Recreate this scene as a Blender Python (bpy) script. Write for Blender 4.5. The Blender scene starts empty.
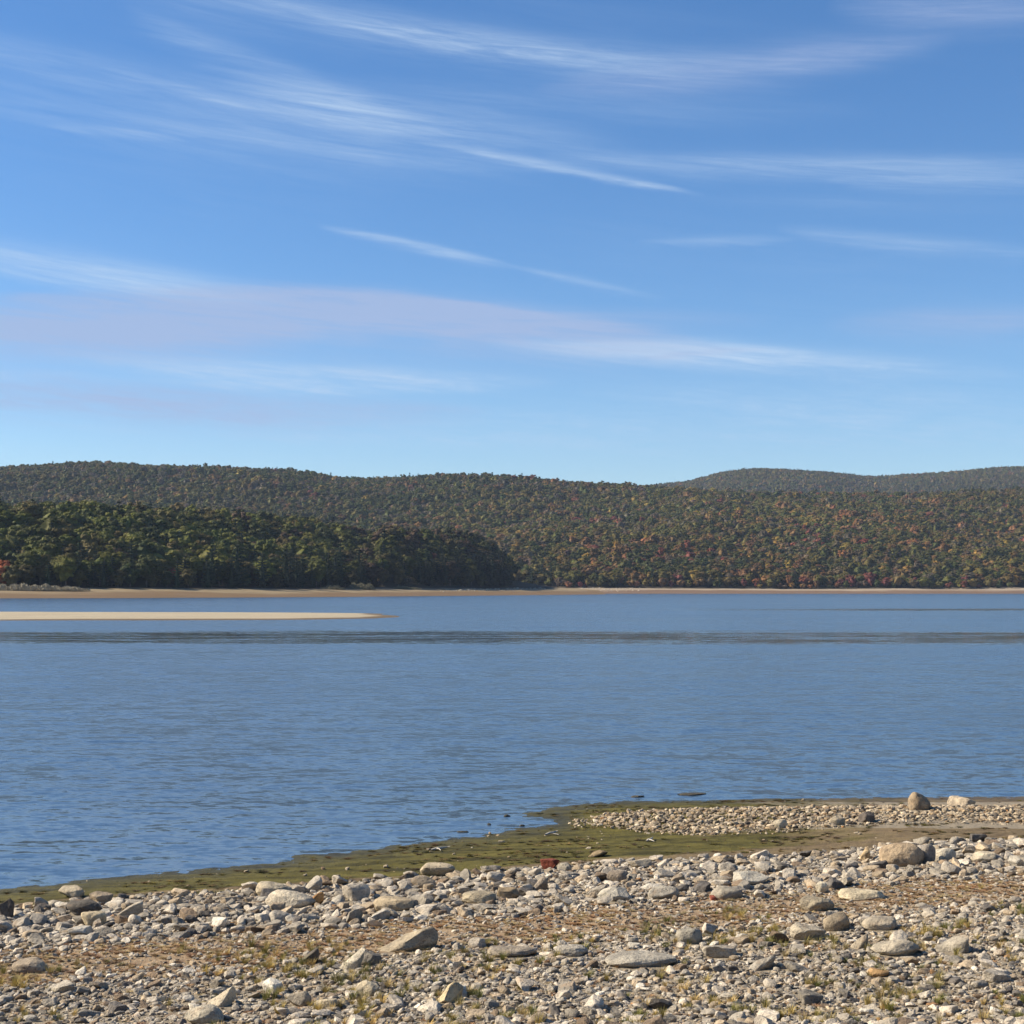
import bpy, bmesh, math, random
import numpy as np
from mathutils import Vector, noise as mnoise

rnd = random.Random(7)
rng = np.random.default_rng(7)
scene = bpy.context.scene
COL = scene.collection
R = math.radians

# ------------------------------------------------------------------ camera
F = 1500.0          # focal length in pixels of a 1024 px wide frame
CAMZ = 4.0
PITCH = math.atan(77.0 / F)
cam_d = bpy.data.cameras.new('camera')
cam_d.sensor_width = 36.0
cam_d.lens = F / 1024 * 36.0
cam_d.clip_start = 0.1
cam_d.clip_end = 60000
cam = bpy.data.objects.new('camera', cam_d)
COL.objects.link(cam)
cam.location = (0, 0, CAMZ)
cam.rotation_euler = (R(90) + PITCH, 0, 0)
scene.camera = cam
CP, SP = math.cos(PITCH), math.sin(PITCH)


def project(x, y, z):
    """world -> position in the photograph (used to lay out real ground points)"""
    z = z - CAMZ
    fwd = y * CP + z * SP
    up = -y * SP + z * CP
    return 512 + F * x / fwd, 512 - F * up / fwd


def ray(px, py):
    a, b = (px - 512) / F, (512 - py) / F
    return a, CP - b * SP, SP + b * CP


def ground_pt(px, py, z=0.0):
    dx, dy, dz = ray(px, py)
    t = (z - CAMZ) / dz
    return dx * t, dy * t


def azel(px, py):
    dx, dy, dz = ray(px, py)
    return math.atan2(dx, dy), math.atan2(dz, math.hypot(dx, dy))


# ------------------------------------------------------------------ helpers
def tag(o, label=None, cat=None, group=None, kind=None):
    if label: o['label'] = label
    if cat: o['category'] = cat
    if group: o['group'] = group
    if kind: o['kind'] = kind
    return o


def np_mesh(name, verts, faces, smooth=False):
    """faces: int array (n,3) or (n,4)"""
    verts = np.asarray(verts, dtype=np.float32)
    faces = np.asarray(faces, dtype=np.int32)
    me = bpy.data.meshes.new(name)
    me.vertices.add(len(verts))
    me.vertices.foreach_set('co', verts.ravel())
    n, k = faces.shape
    me.loops.add(n * k)
    me.loops.foreach_set('vertex_index', faces.ravel())
    me.polygons.add(n)
    me.polygons.foreach_set('loop_start', np.arange(0, n * k, k, dtype=np.int32))
    me.polygons.foreach_set('use_smooth', np.full(n, smooth, dtype=bool))
    me.update(calc_edges=True)
    return me


def link(name, me, mat=None, parent=None):
    o = bpy.data.objects.new(name, me)
    COL.objects.link(o)
    if mat and not me.materials: me.materials.append(mat)
    if parent: o.parent = parent
    return o


def vattr(me, name, arr):
    arr = np.asarray(arr, dtype=np.float32)
    a = me.attributes.new(name, 'FLOAT_COLOR', 'POINT')
    rgba = np.ones((len(arr), 4), dtype=np.float32)
    rgba[:, :3] = arr
    a.data.foreach_set('color', rgba.ravel())


def interp(x, pts):
    xs = [p[0] for p in pts]; ys = [p[1] for p in pts]
    return np.interp(x, xs, ys)


def sstep(a, b, x):
    t = np.clip((x - a) / (b - a), 0, 1)
    return t * t * (3 - 2 * t)


_perm = {}
def vnoise(x, y, seed=0):
    """smooth value noise, vectorised, about -1..1"""
    if seed not in _perm:
        _perm[seed] = np.random.default_rng(1000 + seed).uniform(-1, 1, (256, 256))
    g = _perm[seed]
    xi = np.floor(x).astype(int); yi = np.floor(y).astype(int)
    fx = x - xi; fy = y - yi
    fx = fx * fx * (3 - 2 * fx); fy = fy * fy * (3 - 2 * fy)
    a = g[xi % 256, yi % 256]; b = g[(xi + 1) % 256, yi % 256]
    c = g[xi % 256, (yi + 1) % 256]; d = g[(xi + 1) % 256, (yi + 1) % 256]
    return (a * (1 - fx) + b * fx) * (1 - fy) + (c * (1 - fx) + d * fx) * fy


def fbm(x, y, seed=0, octs=4):
    s = 0; amp = 1.0; tot = 0
    for k in range(octs):
        s = s + amp * vnoise(x * 2 ** k + 17.3 * k, y * 2 ** k - 9.1 * k, seed + k)
        tot += amp; amp *= 0.5
    return s / tot


def signed_dist(x, y, poly):
    """distance to a closed polygon, positive inside"""
    x = np.asarray(x, dtype=float); y = np.asarray(y, dtype=float)
    best = np.full(x.shape, 1e18); inside = np.zeros(x.shape, dtype=bool)
    n = len(poly)
    for i in range(n):
        x0, y0 = poly[i]; x1, y1 = poly[(i + 1) % n]
        dx, dy = x1 - x0, y1 - y0
        t = np.clip(((x - x0) * dx + (y - y0) * dy) / (dx * dx + dy * dy + 1e-12), 0, 1)
        d = (x - x0 - t * dx) ** 2 + (y - y0 - t * dy) ** 2
        best = np.minimum(best, d)
        c = ((y0 > y) != (y1 > y)) & (x < (x1 - x0) * (y - y0) / (y1 - y0 + 1e-12) + x0)
        inside ^= c
    best = np.sqrt(best)
    return np.where(inside, best, -best)


def grid_mesh(name, xs, ys, zfun, smooth=True):
    X, Y = np.meshgrid(xs, ys)
    Z = zfun(X, Y)
    nx, ny = len(xs), len(ys)
    v = np.stack([X.ravel(), Y.ravel(), Z.ravel()], 1)
    i = np.arange(nx - 1)[None, :] + nx * np.arange(ny - 1)[:, None]
    i = i.ravel()
    f = np.stack([i, i + 1, i + nx + 1, i + nx], 1)
    return np_mesh(name, v, f, smooth), v


# ---- node helpers
def new_mat(name):
    m = bpy.data.materials.new(name)
    m.use_nodes = True
    nt = m.node_tree
    bs = nt.nodes['Principled BSDF']
    return m, nt, bs


class NT:
    def __init__(s, nt): s.nt = nt
    def n(s, t, **kw):
        nd = s.nt.nodes.new(t)
        for k, v in kw.items(): setattr(nd, k, v)
        return nd
    def put(s, sock, v):
        if hasattr(v, 'is_output') or isinstance(v, bpy.types.NodeSocket): s.nt.links.new(v, sock)
        else: sock.default_value = v
    def math(s, op, a, b=None, c=None, clamp=False):
        nd = s.n('ShaderNodeMath', operation=op, use_clamp=clamp)
        s.put(nd.inputs[0], a)
        if b is not None: s.put(nd.inputs[1], b)
        if c is not None: s.put(nd.inputs[2], c)
        return nd.outputs[0]
    def vmath(s, op, a, b=None, scale=None):
        nd = s.n('ShaderNodeVectorMath', operation=op)
        s.put(nd.inputs[0], a)
        if b is not None: s.put(nd.inputs[1], b)
        if scale is not None: s.put(nd.inputs['Scale'], scale)
        return nd.outputs[0]
    def noise(s, vec, scale, detail=3, rough=0.55, out='Fac', dist=0.0):
        nd = s.n('ShaderNodeTexNoise')
        if vec is not None: s.put(nd.inputs['Vector'], vec)
        nd.inputs['Scale'].default_value = scale
        nd.inputs['Detail'].default_value = detail
        nd.inputs['Roughness'].default_value = rough
        nd.inputs['Distortion'].default_value = dist
        return nd.outputs[out]
    def ramp(s, fac, stops, interp='LINEAR'):
        nd = s.n('ShaderNodeValToRGB')
        cr = nd.color_ramp; cr.interpolation = interp
        while len(cr.elements) < len(stops): cr.elements.new(0.5)
        for e, (p, c) in zip(cr.elements, stops):
            e.position = p
            e.color = (c, c, c, 1) if not hasattr(c, '__len__') else (*c, 1)
        s.put(nd.inputs[0], fac)
        return nd.outputs[0]
    def mix(s, fac, a, b, mode='MIX'):
        nd = s.n('ShaderNodeMix', data_type='RGBA', blend_type=mode)
        s.put(nd.inputs[0], fac)
        for k, v in ((6, a), (7, b)):
            if isinstance(v, tuple) and len(v) == 3: v = (*v, 1)
            s.put(nd.inputs[k], v)
        return nd.outputs[2]
    def maprange(s, v, a, b, c, d, smooth=False):
        nd = s.n('ShaderNodeMapRange')
        if smooth: nd.interpolation_type = 'SMOOTHSTEP'
        s.put(nd.inputs[0], v)
        for i, q in enumerate((a, b, c, d)): s.put(nd.inputs[i + 1], q)
        return nd.outputs[0]
    def mapping(s, vec, scale=(1, 1, 1), rot=(0, 0, 0), loc=(0, 0, 0)):
        nd = s.n('ShaderNodeMapping')
        s.put(nd.inputs[0], vec)
        nd.inputs['Location'].default_value = loc
        nd.inputs['Rotation'].default_value = rot
        nd.inputs['Scale'].default_value = scale
        return nd.outputs[0]
    def sep(s, vec):
        nd = s.n('ShaderNodeSeparateXYZ'); s.put(nd.inputs[0], vec)
        return nd.outputs
    def comb(s, x, y, z):
        nd = s.n('ShaderNodeCombineXYZ')
        for i, v in enumerate((x, y, z)): s.put(nd.inputs[i], v)
        return nd.outputs[0]
    def bump(s, h, strength, dist):
        nd = s.n('ShaderNodeBump')
        nd.inputs['Strength'].default_value = strength
        nd.inputs['Distance'].default_value = dist
        s.put(nd.inputs['Height'], h)
        return nd.outputs[0]


# ------------------------------------------------------------------ materials
def rock_material(name, instanced):
    m, nt, bs = new_mat(name); t = NT(nt)
    if instanced:
        at = t.n('ShaderNodeAttribute', attribute_type='INSTANCER', attribute_name='tint')
        base = at.outputs['Color']
    else:
        base = t.n('ShaderNodeObjectInfo').outputs['Color']
    rv = t.n('ShaderNodeObjectInfo').outputs['Random']
    pos = t.n('ShaderNodeNewGeometry').outputs['Position']
    big = t.noise(pos, 7.0, 4, 0.6)
    fine = t.noise(pos, 55.0, 3, 0.7)
    c = t.mix(t.ramp(big, [(0.38, 0.0), (0.62, 1.0)]), t.mix(1.0, base, (0.68, 0.66, 0.64), 'MULTIPLY'),
              t.mix(1.0, base, (1.16, 1.12, 1.05), 'MULTIPLY'))
    c = t.mix(t.ramp(fine, [(0.36, 0.85), (0.46, 0.0)]), c, t.mix(1.0, c, (0.45, 0.43, 0.42), 'MULTIPLY'))
    # rusty iron stains on some faces
    st = t.noise(pos, 4.3, 3, 0.6)
    c = t.mix(t.ramp(st, [(0.6, 0.0), (0.72, 0.45)]), c, (0.34, 0.22, 0.12))
    t.put(bs.inputs['Base Color'], c)
    bs.inputs['Roughness'].default_value = 0.88
    bs.inputs['Specular IOR Level'].default_value = 0.25
    h = t.math('ADD', t.math('MULTIPLY', t.noise(pos, 22.0, 5, 0.65), 0.8), t.math('MULTIPLY', fine, 0.25))
    t.put(bs.inputs['Normal'], t.bump(h, 0.9, 0.035))
    return m


M_rock = rock_material('granite_stone', False)
M_peb = rock_material('granite_pebble', True)


def ground_material():
    m, nt, bs = new_mat('lake_shore_soil'); t = NT(nt)
    zone = t.n('ShaderNodeAttribute', attribute_type='GEOMETRY', attribute_name='zone').outputs['Color']
    sc = t.n('ShaderNodeSeparateColor'); t.put(sc.inputs[0], zone)
    algae, red, stony = sc.outputs
    pos = t.n('ShaderNodeNewGeometry').outputs['Position']
    n1 = t.noise(pos, 0.9, 5, 0.6); n2 = t.noise(pos, 6.0, 5, 0.65); n3 = t.noise(pos, 40.0, 3, 0.7)
    mud = t.mix(t.ramp(n2, [(0.35, 0), (0.68, 1)]), (0.075, 0.05, 0.026), (0.165, 0.115, 0.062))
    stone = t.mix(n3, (0.13, 0.10, 0.07), (0.34, 0.28, 0.19))
    redc = t.mix(t.ramp(n2, [(0.35, 0), (0.65, 1)]), (0.20, 0.13, 0.07), (0.32, 0.225, 0.13))
    redc = t.mix(t.ramp(n3, [(0.45, 0), (0.7, 0.6)]), redc, (0.30, 0.23, 0.16))
    n4 = t.noise(t.mapping(pos, (0.5, 2.2, 1)), 1.6, 6, 0.7)
    mud = t.mix(t.ramp(n4, [(0.4, 0), (0.62, 0.7)]), mud, (0.20, 0.145, 0.07))
    alg = t.mix(t.ramp(n4, [(0.38, 0), (0.62, 1)]), (0.036, 0.030, 0.006), (0.115, 0.095, 0.019))
    algm = t.ramp(t.math('ADD', t.math('MULTIPLY', algae, 1.0), t.math('MULTIPLY', t.math('SUBTRACT', n1, 0.5), 0.9)), [(0.38, 0), (0.62, 1)])
    c = t.mix(t.ramp(t.math('ADD', stony, t.math('MULTIPLY', t.math('SUBTRACT', n2, 0.5), 0.5)), [(0.4, 0), (0.6, 1)]), mud, stone)
    c = t.mix(t.ramp(t.math('ADD', red, t.math('MULTIPLY', t.math('SUBTRACT', n2, 0.5), 0.6)), [(0.35, 0), (0.6, 1)]), c, redc)
    c = t.mix(algm, c, alg)
    # damp edge right at the waterline
    z = t.sep(pos)[2]
    c = t.mix(t.maprange(z, 0.0, 0.035, 0.55, 0.0), c, (0.03, 0.025, 0.012))
    t.put(bs.inputs['Base Color'], c)
    t.put(bs.inputs['Roughness'], t.maprange(z, 0.0, 0.05, 0.45, 0.95))
    bs.inputs['Specular IOR Level'].default_value = 0.2
    h = t.math('ADD', t.math('MULTIPLY', n2, 1.0), t.math('MULTIPLY', n3, 0.35))
    t.put(bs.inputs['Normal'], t.bump(h, 0.8, 0.05))
    return m


def leafy(name, mode, gain=1.0):
    """mode: 'object' uses the object's colour, 'inst' the instance's tint"""
    m, nt, bs = new_mat(name); t = NT(nt)
    if mode == 'inst':
        base = t.n('ShaderNodeAttribute', attribute_type='INSTANCER', attribute_name='tint').outputs['Color']
    else:
        base = t.n('ShaderNodeObjectInfo').outputs['Color']
    pos = t.n('ShaderNodeNewGeometry').outputs['Position']
    n = t.noise(pos, 0.55, 3, 0.6)
    c = t.mix(t.ramp(n, [(0.35, 0), (0.65, 1)]), t.mix(1.0, base, (0.72 * gain, 0.76 * gain, 0.8 * gain), 'MULTIPLY'),
              t.mix(1.0, base, (1.3 * gain, 1.22 * gain, 1.05 * gain), 'MULTIPLY'))
    t.put(bs.inputs['Base Color'], c)
    bs.inputs['Roughness'].default_value = 0.7
    bs.inputs['Specular IOR Level'].default_value = 0.15
    tr = t.n('ShaderNodeBsdfTranslucent'); t.put(tr.inputs[0], c)
    ms = t.n('ShaderNodeMixShader'); ms.inputs[0].default_value = 0.18
    out = nt.nodes['Material Output']
    nt.links.new(bs.outputs[0], ms.inputs[1]); nt.links.new(tr.outputs[0], ms.inputs[2])
    nt.links.new(ms.outputs[0], out.inputs[0])
    return m


def plain(name, c1, c2, scale, rough=0.9, bump=0.0):
    m, nt, bs = new_mat(name); t = NT(nt)
    pos = t.n('ShaderNodeNewGeometry').outputs['Position']
    n = t.noise(pos, scale, 5, 0.6)
    t.put(bs.inputs['Base Color'], t.mix(t.ramp(n, [(0.35, 0), (0.65, 1)]), c1, c2))
    bs.inputs['Roughness'].default_value = rough
    bs.inputs['Specular IOR Level'].default_value = 0.2
    if bump: t.put(bs.inputs['Normal'], t.bump(n, 0.8, bump))
    return m


M_leaf_i = leafy('distant_foliage', 'inst')
M_leaf_o = leafy('tree_foliage', 'object')
M_bark = plain('tree_bark', (0.07, 0.055, 0.045), (0.18, 0.15, 0.12), 1.5)
M_wood = plain('bleached_driftwood', (0.30, 0.26, 0.21), (0.50, 0.45, 0.37), 30, 0.85, 0.01)
M_grass = leafy('grass_blades', 'inst')
M_mudclump = plain('wet_mud', (0.03, 0.026, 0.018), (0.085, 0.07, 0.045), 12, 0.7, 0.03)


def beach_material(name, top, low, floor, z1, z2, z3, sc=0.15):
    """far shores: damp brown low down, pale dry sand above, forest floor at the top"""
    m, nt, bs = new_mat(name); t = NT(nt)
    pos = t.n('ShaderNodeNewGeometry').outputs['Position']
    z = t.sep(pos)[2]
    st = t.mapping(pos, (0.25, 1, 1))
    n = t.noise(st, sc, 5, 0.6)
    zz = t.math('ADD', z, t.math('MULTIPLY', t.math('ADD', t.math('SUBTRACT', n, 0.5), t.math('MULTIPLY', t.math('SUBTRACT', t.noise(t.mapping(pos, (1, 0.3, 1)), 0.011, 3, 0.6), 0.5), 1.2)), z1 * 1.3))
    a = t.mix(t.noise(st, sc * 4, 4, 0.6), low, tuple(q * 1.5 for q in low))
    b = t.mix(t.noise(st, sc * 3, 4, 0.6), tuple(q * 0.72 for q in top), tuple(min(q * 1.2, 0.8) for q in top))
    c = t.mix(t.maprange(zz, z1 * 0.7, z1 * 1.3, 0, 1, True), a, b)
    c = t.mix(t.maprange(zz, z2 * 0.9, z3, 0, 1, True), c, floor)
    t.put(bs.inputs['Base Color'], c)
    bs.inputs['Roughness'].default_value = 0.95
    bs.inputs['Specular IOR Level'].default_value = 0.1
    t.put(bs.inputs['Normal'], t.bump(t.noise(pos, 1.2, 5, 0.7), 0.6, 0.4))
    return m


def water_material():
    m, nt, bs = new_mat('lake_water'); t = NT(nt)
    pos = t.n('ShaderNodeNewGeometry').outputs['Position']
    x, y, z = t.sep(pos)
    wob = t.math('MULTIPLY', t.math('SUBTRACT', t.noise(t.mapping(pos, (0.012, 0.03, 1)), 1.0, 4, 0.6), 0.5), 26.0)
    yy = t.math('ADD', y, wob)
    # smoother lanes between wind ripples
    lane1 = t.math('MULTIPLY', t.maprange(yy, 106, 113, 0, 1, True), t.maprange(yy, 134, 146, 1, 0, True))
    wob2 = t.math('MULTIPLY', t.math('SUBTRACT', t.noise(t.mapping(pos, (0.008, 0.02, 1), loc=(3, 7, 0)), 1.0, 3, 0.5), 0.5), 40.0)
    yb = t.math('ADD', y, wob2)
    lane2 = t.math('MULTIPLY', t.math('MULTIPLY', t.maprange(yb, 278, 288, 0, 1, True), t.maprange(yb, 305, 318, 1, 0, True)),
                   t.maprange(x, 20, 80, 0.0, 0.9, True))
    brk = t.ramp(t.noise(t.mapping(pos, (0.06, 0.35, 1)), 1.0, 4, 0.65), [(0.30, 0.35), (0.62, 1.0)])
    lane = t.math('MULTIPLY', t.math('MAXIMUM', lane1, lane2), brk)
    # near margin: lee of the bank, gentler ripples
    edge = t.maprange(y, 19, 38, 0.55, 1.0, True)
    gust = t.maprange(t.noise(t.mapping(pos, (0.02, 0.06, 1)), 1.0, 4, 0.55), 0.3, 0.7, 0.8, 1.2)

    def slope(sx, sy, scale, amp, detail, off):
        c = t.noise(t.mapping(pos, (sx, sy, 1), rot=(0, 0, R(off)), loc=(off, off * 2, 0)), scale, detail, 0.6, 'Color')
        d = t.vmath('SUBTRACT', c, (0.5, 0.5, 0.5))
        return t.vmath('MULTIPLY', d, (amp, amp, 0.0))
    s = t.vmath('ADD', slope(0.55, 1.0, 8.0, 0.50, 2, 9), slope(0.4, 1.0, 3.0, 0.52, 2, -7))
    s = t.vmath('ADD', s, slope(0.3, 1.0, 1.0, 0.26, 2, 14))
    k = t.math('MULTIPLY', t.math('MULTIPLY', t.math('SUBTRACT', 1.0, t.math('MULTIPLY', lane, 0.93)), edge), gust)
    s = t.vmath('SCALE', s, scale=k)
    nrm = t.vmath('NORMALIZE', t.vmath('ADD', s, (0, 0, 1)))
    t.put(bs.inputs['Normal'], nrm)
    bs.inputs['Base Color'].default_value = (0.046, 0.080, 0.128, 1)
    bs.inputs['IOR'].default_value = 1.333
    t.put(bs.inputs['Roughness'], t.math('ADD', 0.03, t.math('MULTIPLY', k, 0.17)))
    return m


# ------------------------------------------------------------------ near shore
shore_px = [(-260, 905), (0, 887), (60, 882), (110, 877), (200, 869), (288, 861), (296, 855), (345, 852), (420, 842),
            (480, 835), (500, 830), (535, 827), (553, 824), (556, 819.5), (540, 818), (520, 817.5), (522, 813), (540, 811.5), (545, 808),
            (575, 805), (600, 802.5), (640, 801), (700, 800.5), (760, 798.5), (860, 797.5), (940, 797), (1024, 796.5), (1250, 794)]
line = [ground_pt(a, b, 0.0) for a, b in shore_px]
land = [(-60, 13.5), (-14, 18.2)] + line[1:] + [(60, 27.5), (60, -25), (-60, -25)]


def shore_z(X, Y):
    n = fbm(X * 0.7, Y * 0.7, 3, 4)
    sd = signed_dist(X, Y, land) + 0.12 * fbm(X * 1.6, Y * 2.6, 11, 4)
    z = np.where(sd > 0, 0.030 * sd + 0.006 * sd ** 1.5, 0.09 * sd)
    z = np.maximum(z, -2.5)
    z = np.minimum(z, 0.62)
    px, py = project(X, np.maximum(Y, 4.0), 0.2)
    spit = sstep(560, 640, px) * np.clip(1 - np.abs(py - 811) / 13, 0, 1)
    z = z + np.where(sd > 0, spit * 0.10, 0)
    z = z + np.where(sd > 0.3, 0.035 * n * np.clip((sd - 0.3) / 2.5, 0, 1), 0) + np.where(sd > 0, 0.012, 0) * fbm(X * 6, Y * 6, 23, 3)
    bank = np.clip((12.0 - Y) / 10.0, 0, 1) * 1.9
    return z + bank


def yA(px):   # where the belt of stones begins below the algae flat (photograph rows)
    return interp(px, [(-300, 905), (0, 893), (60, 888), (150, 881), (250, 877.5), (300, 874), (420, 867), (520, 860), (600, 855), (660, 856),
                       (760, 854), (860, 849), (1024, 842), (1300, 832)])


def y_red(px):  # centre of the rusty strip
    return interp(px, [(-300, 985), (0, 972), (110, 960), (200, 952), (330, 943), (430, 938), (520, 936), (600, 930), (700, 921), (850, 911), (1024, 903), (1300, 895)])


def zones(X, Y):
    px, py = project(X, np.maximum(Y, 3.0), 0.25)
    w = 3.0 * fbm(X * 0.9, Y * 0.9, 31, 3)
    algae = np.where((py < yA(px) + 2 + w), 1.0, 0.0) * np.clip(1.2 - 0.0016 * np.maximum(px - 380, 0), 0.25, 1)
    brownband = np.clip(1 - np.abs(py - (yA(px) - 3)) / (4.0 + 4 * sstep(500, 800, px)), 0, 1)
    algae = algae * (1 - 0.75 * brownband)
    d = (py - y_red(px) + 3 * w) / np.where(px < 300, 32, 26)
    red = np.clip(1.15 - d * d, 0, 1)
    stony = np.where((py > yA(px)), 1.0, 0.0)
    spit = ((px > 600) & (py < 826 + w) & (py > 790)) * 0.7
    return px, py, algae, red, np.maximum(stony, spit)


def steps(segs):
    out = [segs[0][0]]
    for a, b, d in segs:
        n = max(1, int(round((b - a) / d)))
        out += list(np.linspace(a, b, n + 1)[1:])
    return np.array(out)


xs = steps([(-60, -20, 1.0), (-20, -11.5, 0.25), (-11.5, 12.5, 0.05), (12.5, 22, 0.25), (22, 60, 1.0)])
ys = steps([(-25, 0, 1.0), (0, 10.5, 0.3), (10.5, 31, 0.06), (31, 45, 0.5)])
me, v = grid_mesh('shore', xs, ys, shore_z)
px, py, al, rd, stn = zones(v[:, 0], v[:, 1])
vattr(me, 'zone', np.stack([al, rd, stn], 1))
tag(link('shore', me, ground_material()), kind='structure')

# lake bed: one sheet out to the horizon, well below the water
me, _ = grid_mesh('ground', np.linspace(-6500, 6500, 7), np.linspace(-3000, 6500, 7), lambda X, Y: X * 0 - 3.0)
tag(link('ground', me, plain('lake_bed', (0.05, 0.045, 0.03), (0.1, 0.09, 0.06), 0.05)), kind='structure')
me, _ = grid_mesh('water', np.linspace(-6000, 6000, 13), np.linspace(5, 3000, 9), lambda X, Y: X * 0)
tag(link('water', me, water_material()), kind='structure')

# ------------------------------------------------------------------ stones
hidden = bpy.data.collections.new('source_shapes')   # never linked to the scene: only meshes to instance


def ico(sub):
    bm = bmesh.new(); bmesh.ops.create_icosphere(bm, subdivisions=sub, radius=1.0)
    bm.verts.ensure_lookup_table()
    v = np.array([q.co[:] for q in bm.verts]); f = np.array([[q.index for q in p.verts] for p in bm.faces])
    bm.free(); return v, f


def rock_shape(seed, sub, planes=14, rough=0.06, hard=0.95, flat_cut=True):
    r = np.random.default_rng(seed)
    v, f = ico(sub); v = v.copy()
    for k in range(planes):
        n = r.normal(size=3)
        if flat_cut and k < 2: n = np.array([r.normal() * 0.25, r.normal() * 0.25, 1.0])
        n /= np.linalg.norm(n)
        d = r.uniform(0.45, 0.82)
        over = v @ n - d
        v -= np.clip(over, 0, None)[:, None] * n[None, :] * hard
    off = r.uniform(-50, 50, 3)
    for i in range(len(v)):
        p = Vector(v[i] * 1.6 + off)
        q = mnoise.fractal(p, 1.0, 2.0, 4)
        v[i] *= 1 + rough * q * 1.6
    v -= (v.max(0) + v.min(0)) / 2
    v /= (v.max(0) - v.min(0)) / 2
    return v, f


def round_shape(seed, sub):
    return rock_shape(seed, sub, planes=7, rough=0.05, hard=0.5)


peb_src = []
for i in range(12):
    vv, ff = rock_shape(100 + i, 3 if i < 8 else 2, planes=12 if i % 4 else 8, rough=0.045, hard=1.0)
    mm = np_mesh('pebble_shape', vv, ff, i % 4 == 0); mm.materials.append(M_peb)
    o = bpy.data.objects.new('pebble_shape_%02d' % i, mm); hidden.objects.link(o); peb_src.append(o)
stone_meshes = []
for i in range(14):
    vv, ff = rock_shape(300 + i, 4, planes=11 if i % 3 else 8, rough=0.06, hard=1.0)
    mm = np_mesh('stone', vv, ff, True); mm.materials.append(M_rock); stone_meshes.append(mm)

TONES = {
    'pale grey': (0.47, 0.41, 0.325), 'mid grey': (0.33, 0.29, 0.23), 'dark grey': (0.13, 0.115, 0.10),
    'tan': (0.38, 0.30, 0.205), 'chalky': (0.55, 0.50, 0.41), 'rusty orange': (0.36, 0.20, 0.09), 'brown': (0.22, 0.16, 0.105),
}
TN = list(TONES); TW = np.array([0.35, 0.27, 0.08, 0.16, 0.05, 0.008, 0.082])


def stone_field():
    """candidate stones over the visible shore and a margin: arrays x,y,size(half),region"""
    N = 620000
    X = rng.uniform(-15, 17, N); Y = rng.uniform(11.0, 30.5, N)
    px, py, al, rd, stn = zones(X, Y)
    sd = signed_dist(X, Y, land)
    clump = fbm(X * 0.8, Y * 0.8, 41, 4); clump2 = fbm(X * 2.3, Y * 2.3, 47, 3)
    a = yA(px); rdy = y_red(px)
    t = (py - a)                       # rows below the upper edge of the stones
    belt = sstep(-1.5, 2.0, t) * (1 - sstep(0.55, 1.15, t / np.maximum(rdy - a - 4, 5)))
    front = sstep(2, 26, py - rdy)
    mid = np.clip(1 - np.abs(py - rdy) / 26, 0, 1)
    spit_top = interp(px, [(545, 812), (570, 806), (700, 801), (1024, 797.5)])
    spit_bot = interp(px, [(545, 812), (590, 814), (640, 821), (700, 828), (790, 826), (860, 822), (930, 818), (1060, 820)])
    spit = sstep(540, 640, px) * sstep(-1, 3, py - spit_top) * (1 - sstep(-5, 3, py - spit_bot))
    sparse = (sd > 0.1) * (py < a)
    off_spit = (sd > 0.05)
    dens = np.maximum.reduce([belt * 0.95, front * 0.8, mid * 0.32, spit * 0.75 * off_spit, sparse * 0.0022 * (1 + 2 * np.clip(clump2, 0, 1))])
    dens = dens * np.clip(0.95 + 0.55 * clump, 0.25, 1.2)
    dens[sd < 0.02] = 0
    keep = rng.uniform(size=N) < dens
    X, Y, px, py, belt, front, mid, spit, clump2 = [q[keep] for q in (X, Y, px, py, belt, front, mid, spit, clump2)]
    n = len(X)
    # half width in metres
    mu = np.log(0.0150 + 0.0045 * np.clip(belt, 0, 1) + 0.001 * front + 0.007 * spit - 0.003 * mid * (1 - front) * (1 - belt))
    s = np.exp(mu + rng.normal(size=n) * (0.56 + 0.08 * (belt > 0.5)))
    s = np.clip(s, 0.009, 0.125)
    s = np.where((mid > 0.5) & (belt < 0.5) & (front < 0.6), np.minimum(s, 0.032), s)
    s = np.where(py < a[keep] - 2, np.minimum(s, 0.055), s)
    reg = np.where(spit > 0.3, 3, np.where(py < yA(px) - 1, 4, np.where(front > 0.45, 2, np.where(belt > 0.4, 0, 1))))
    return X, Y, s, reg


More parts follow.
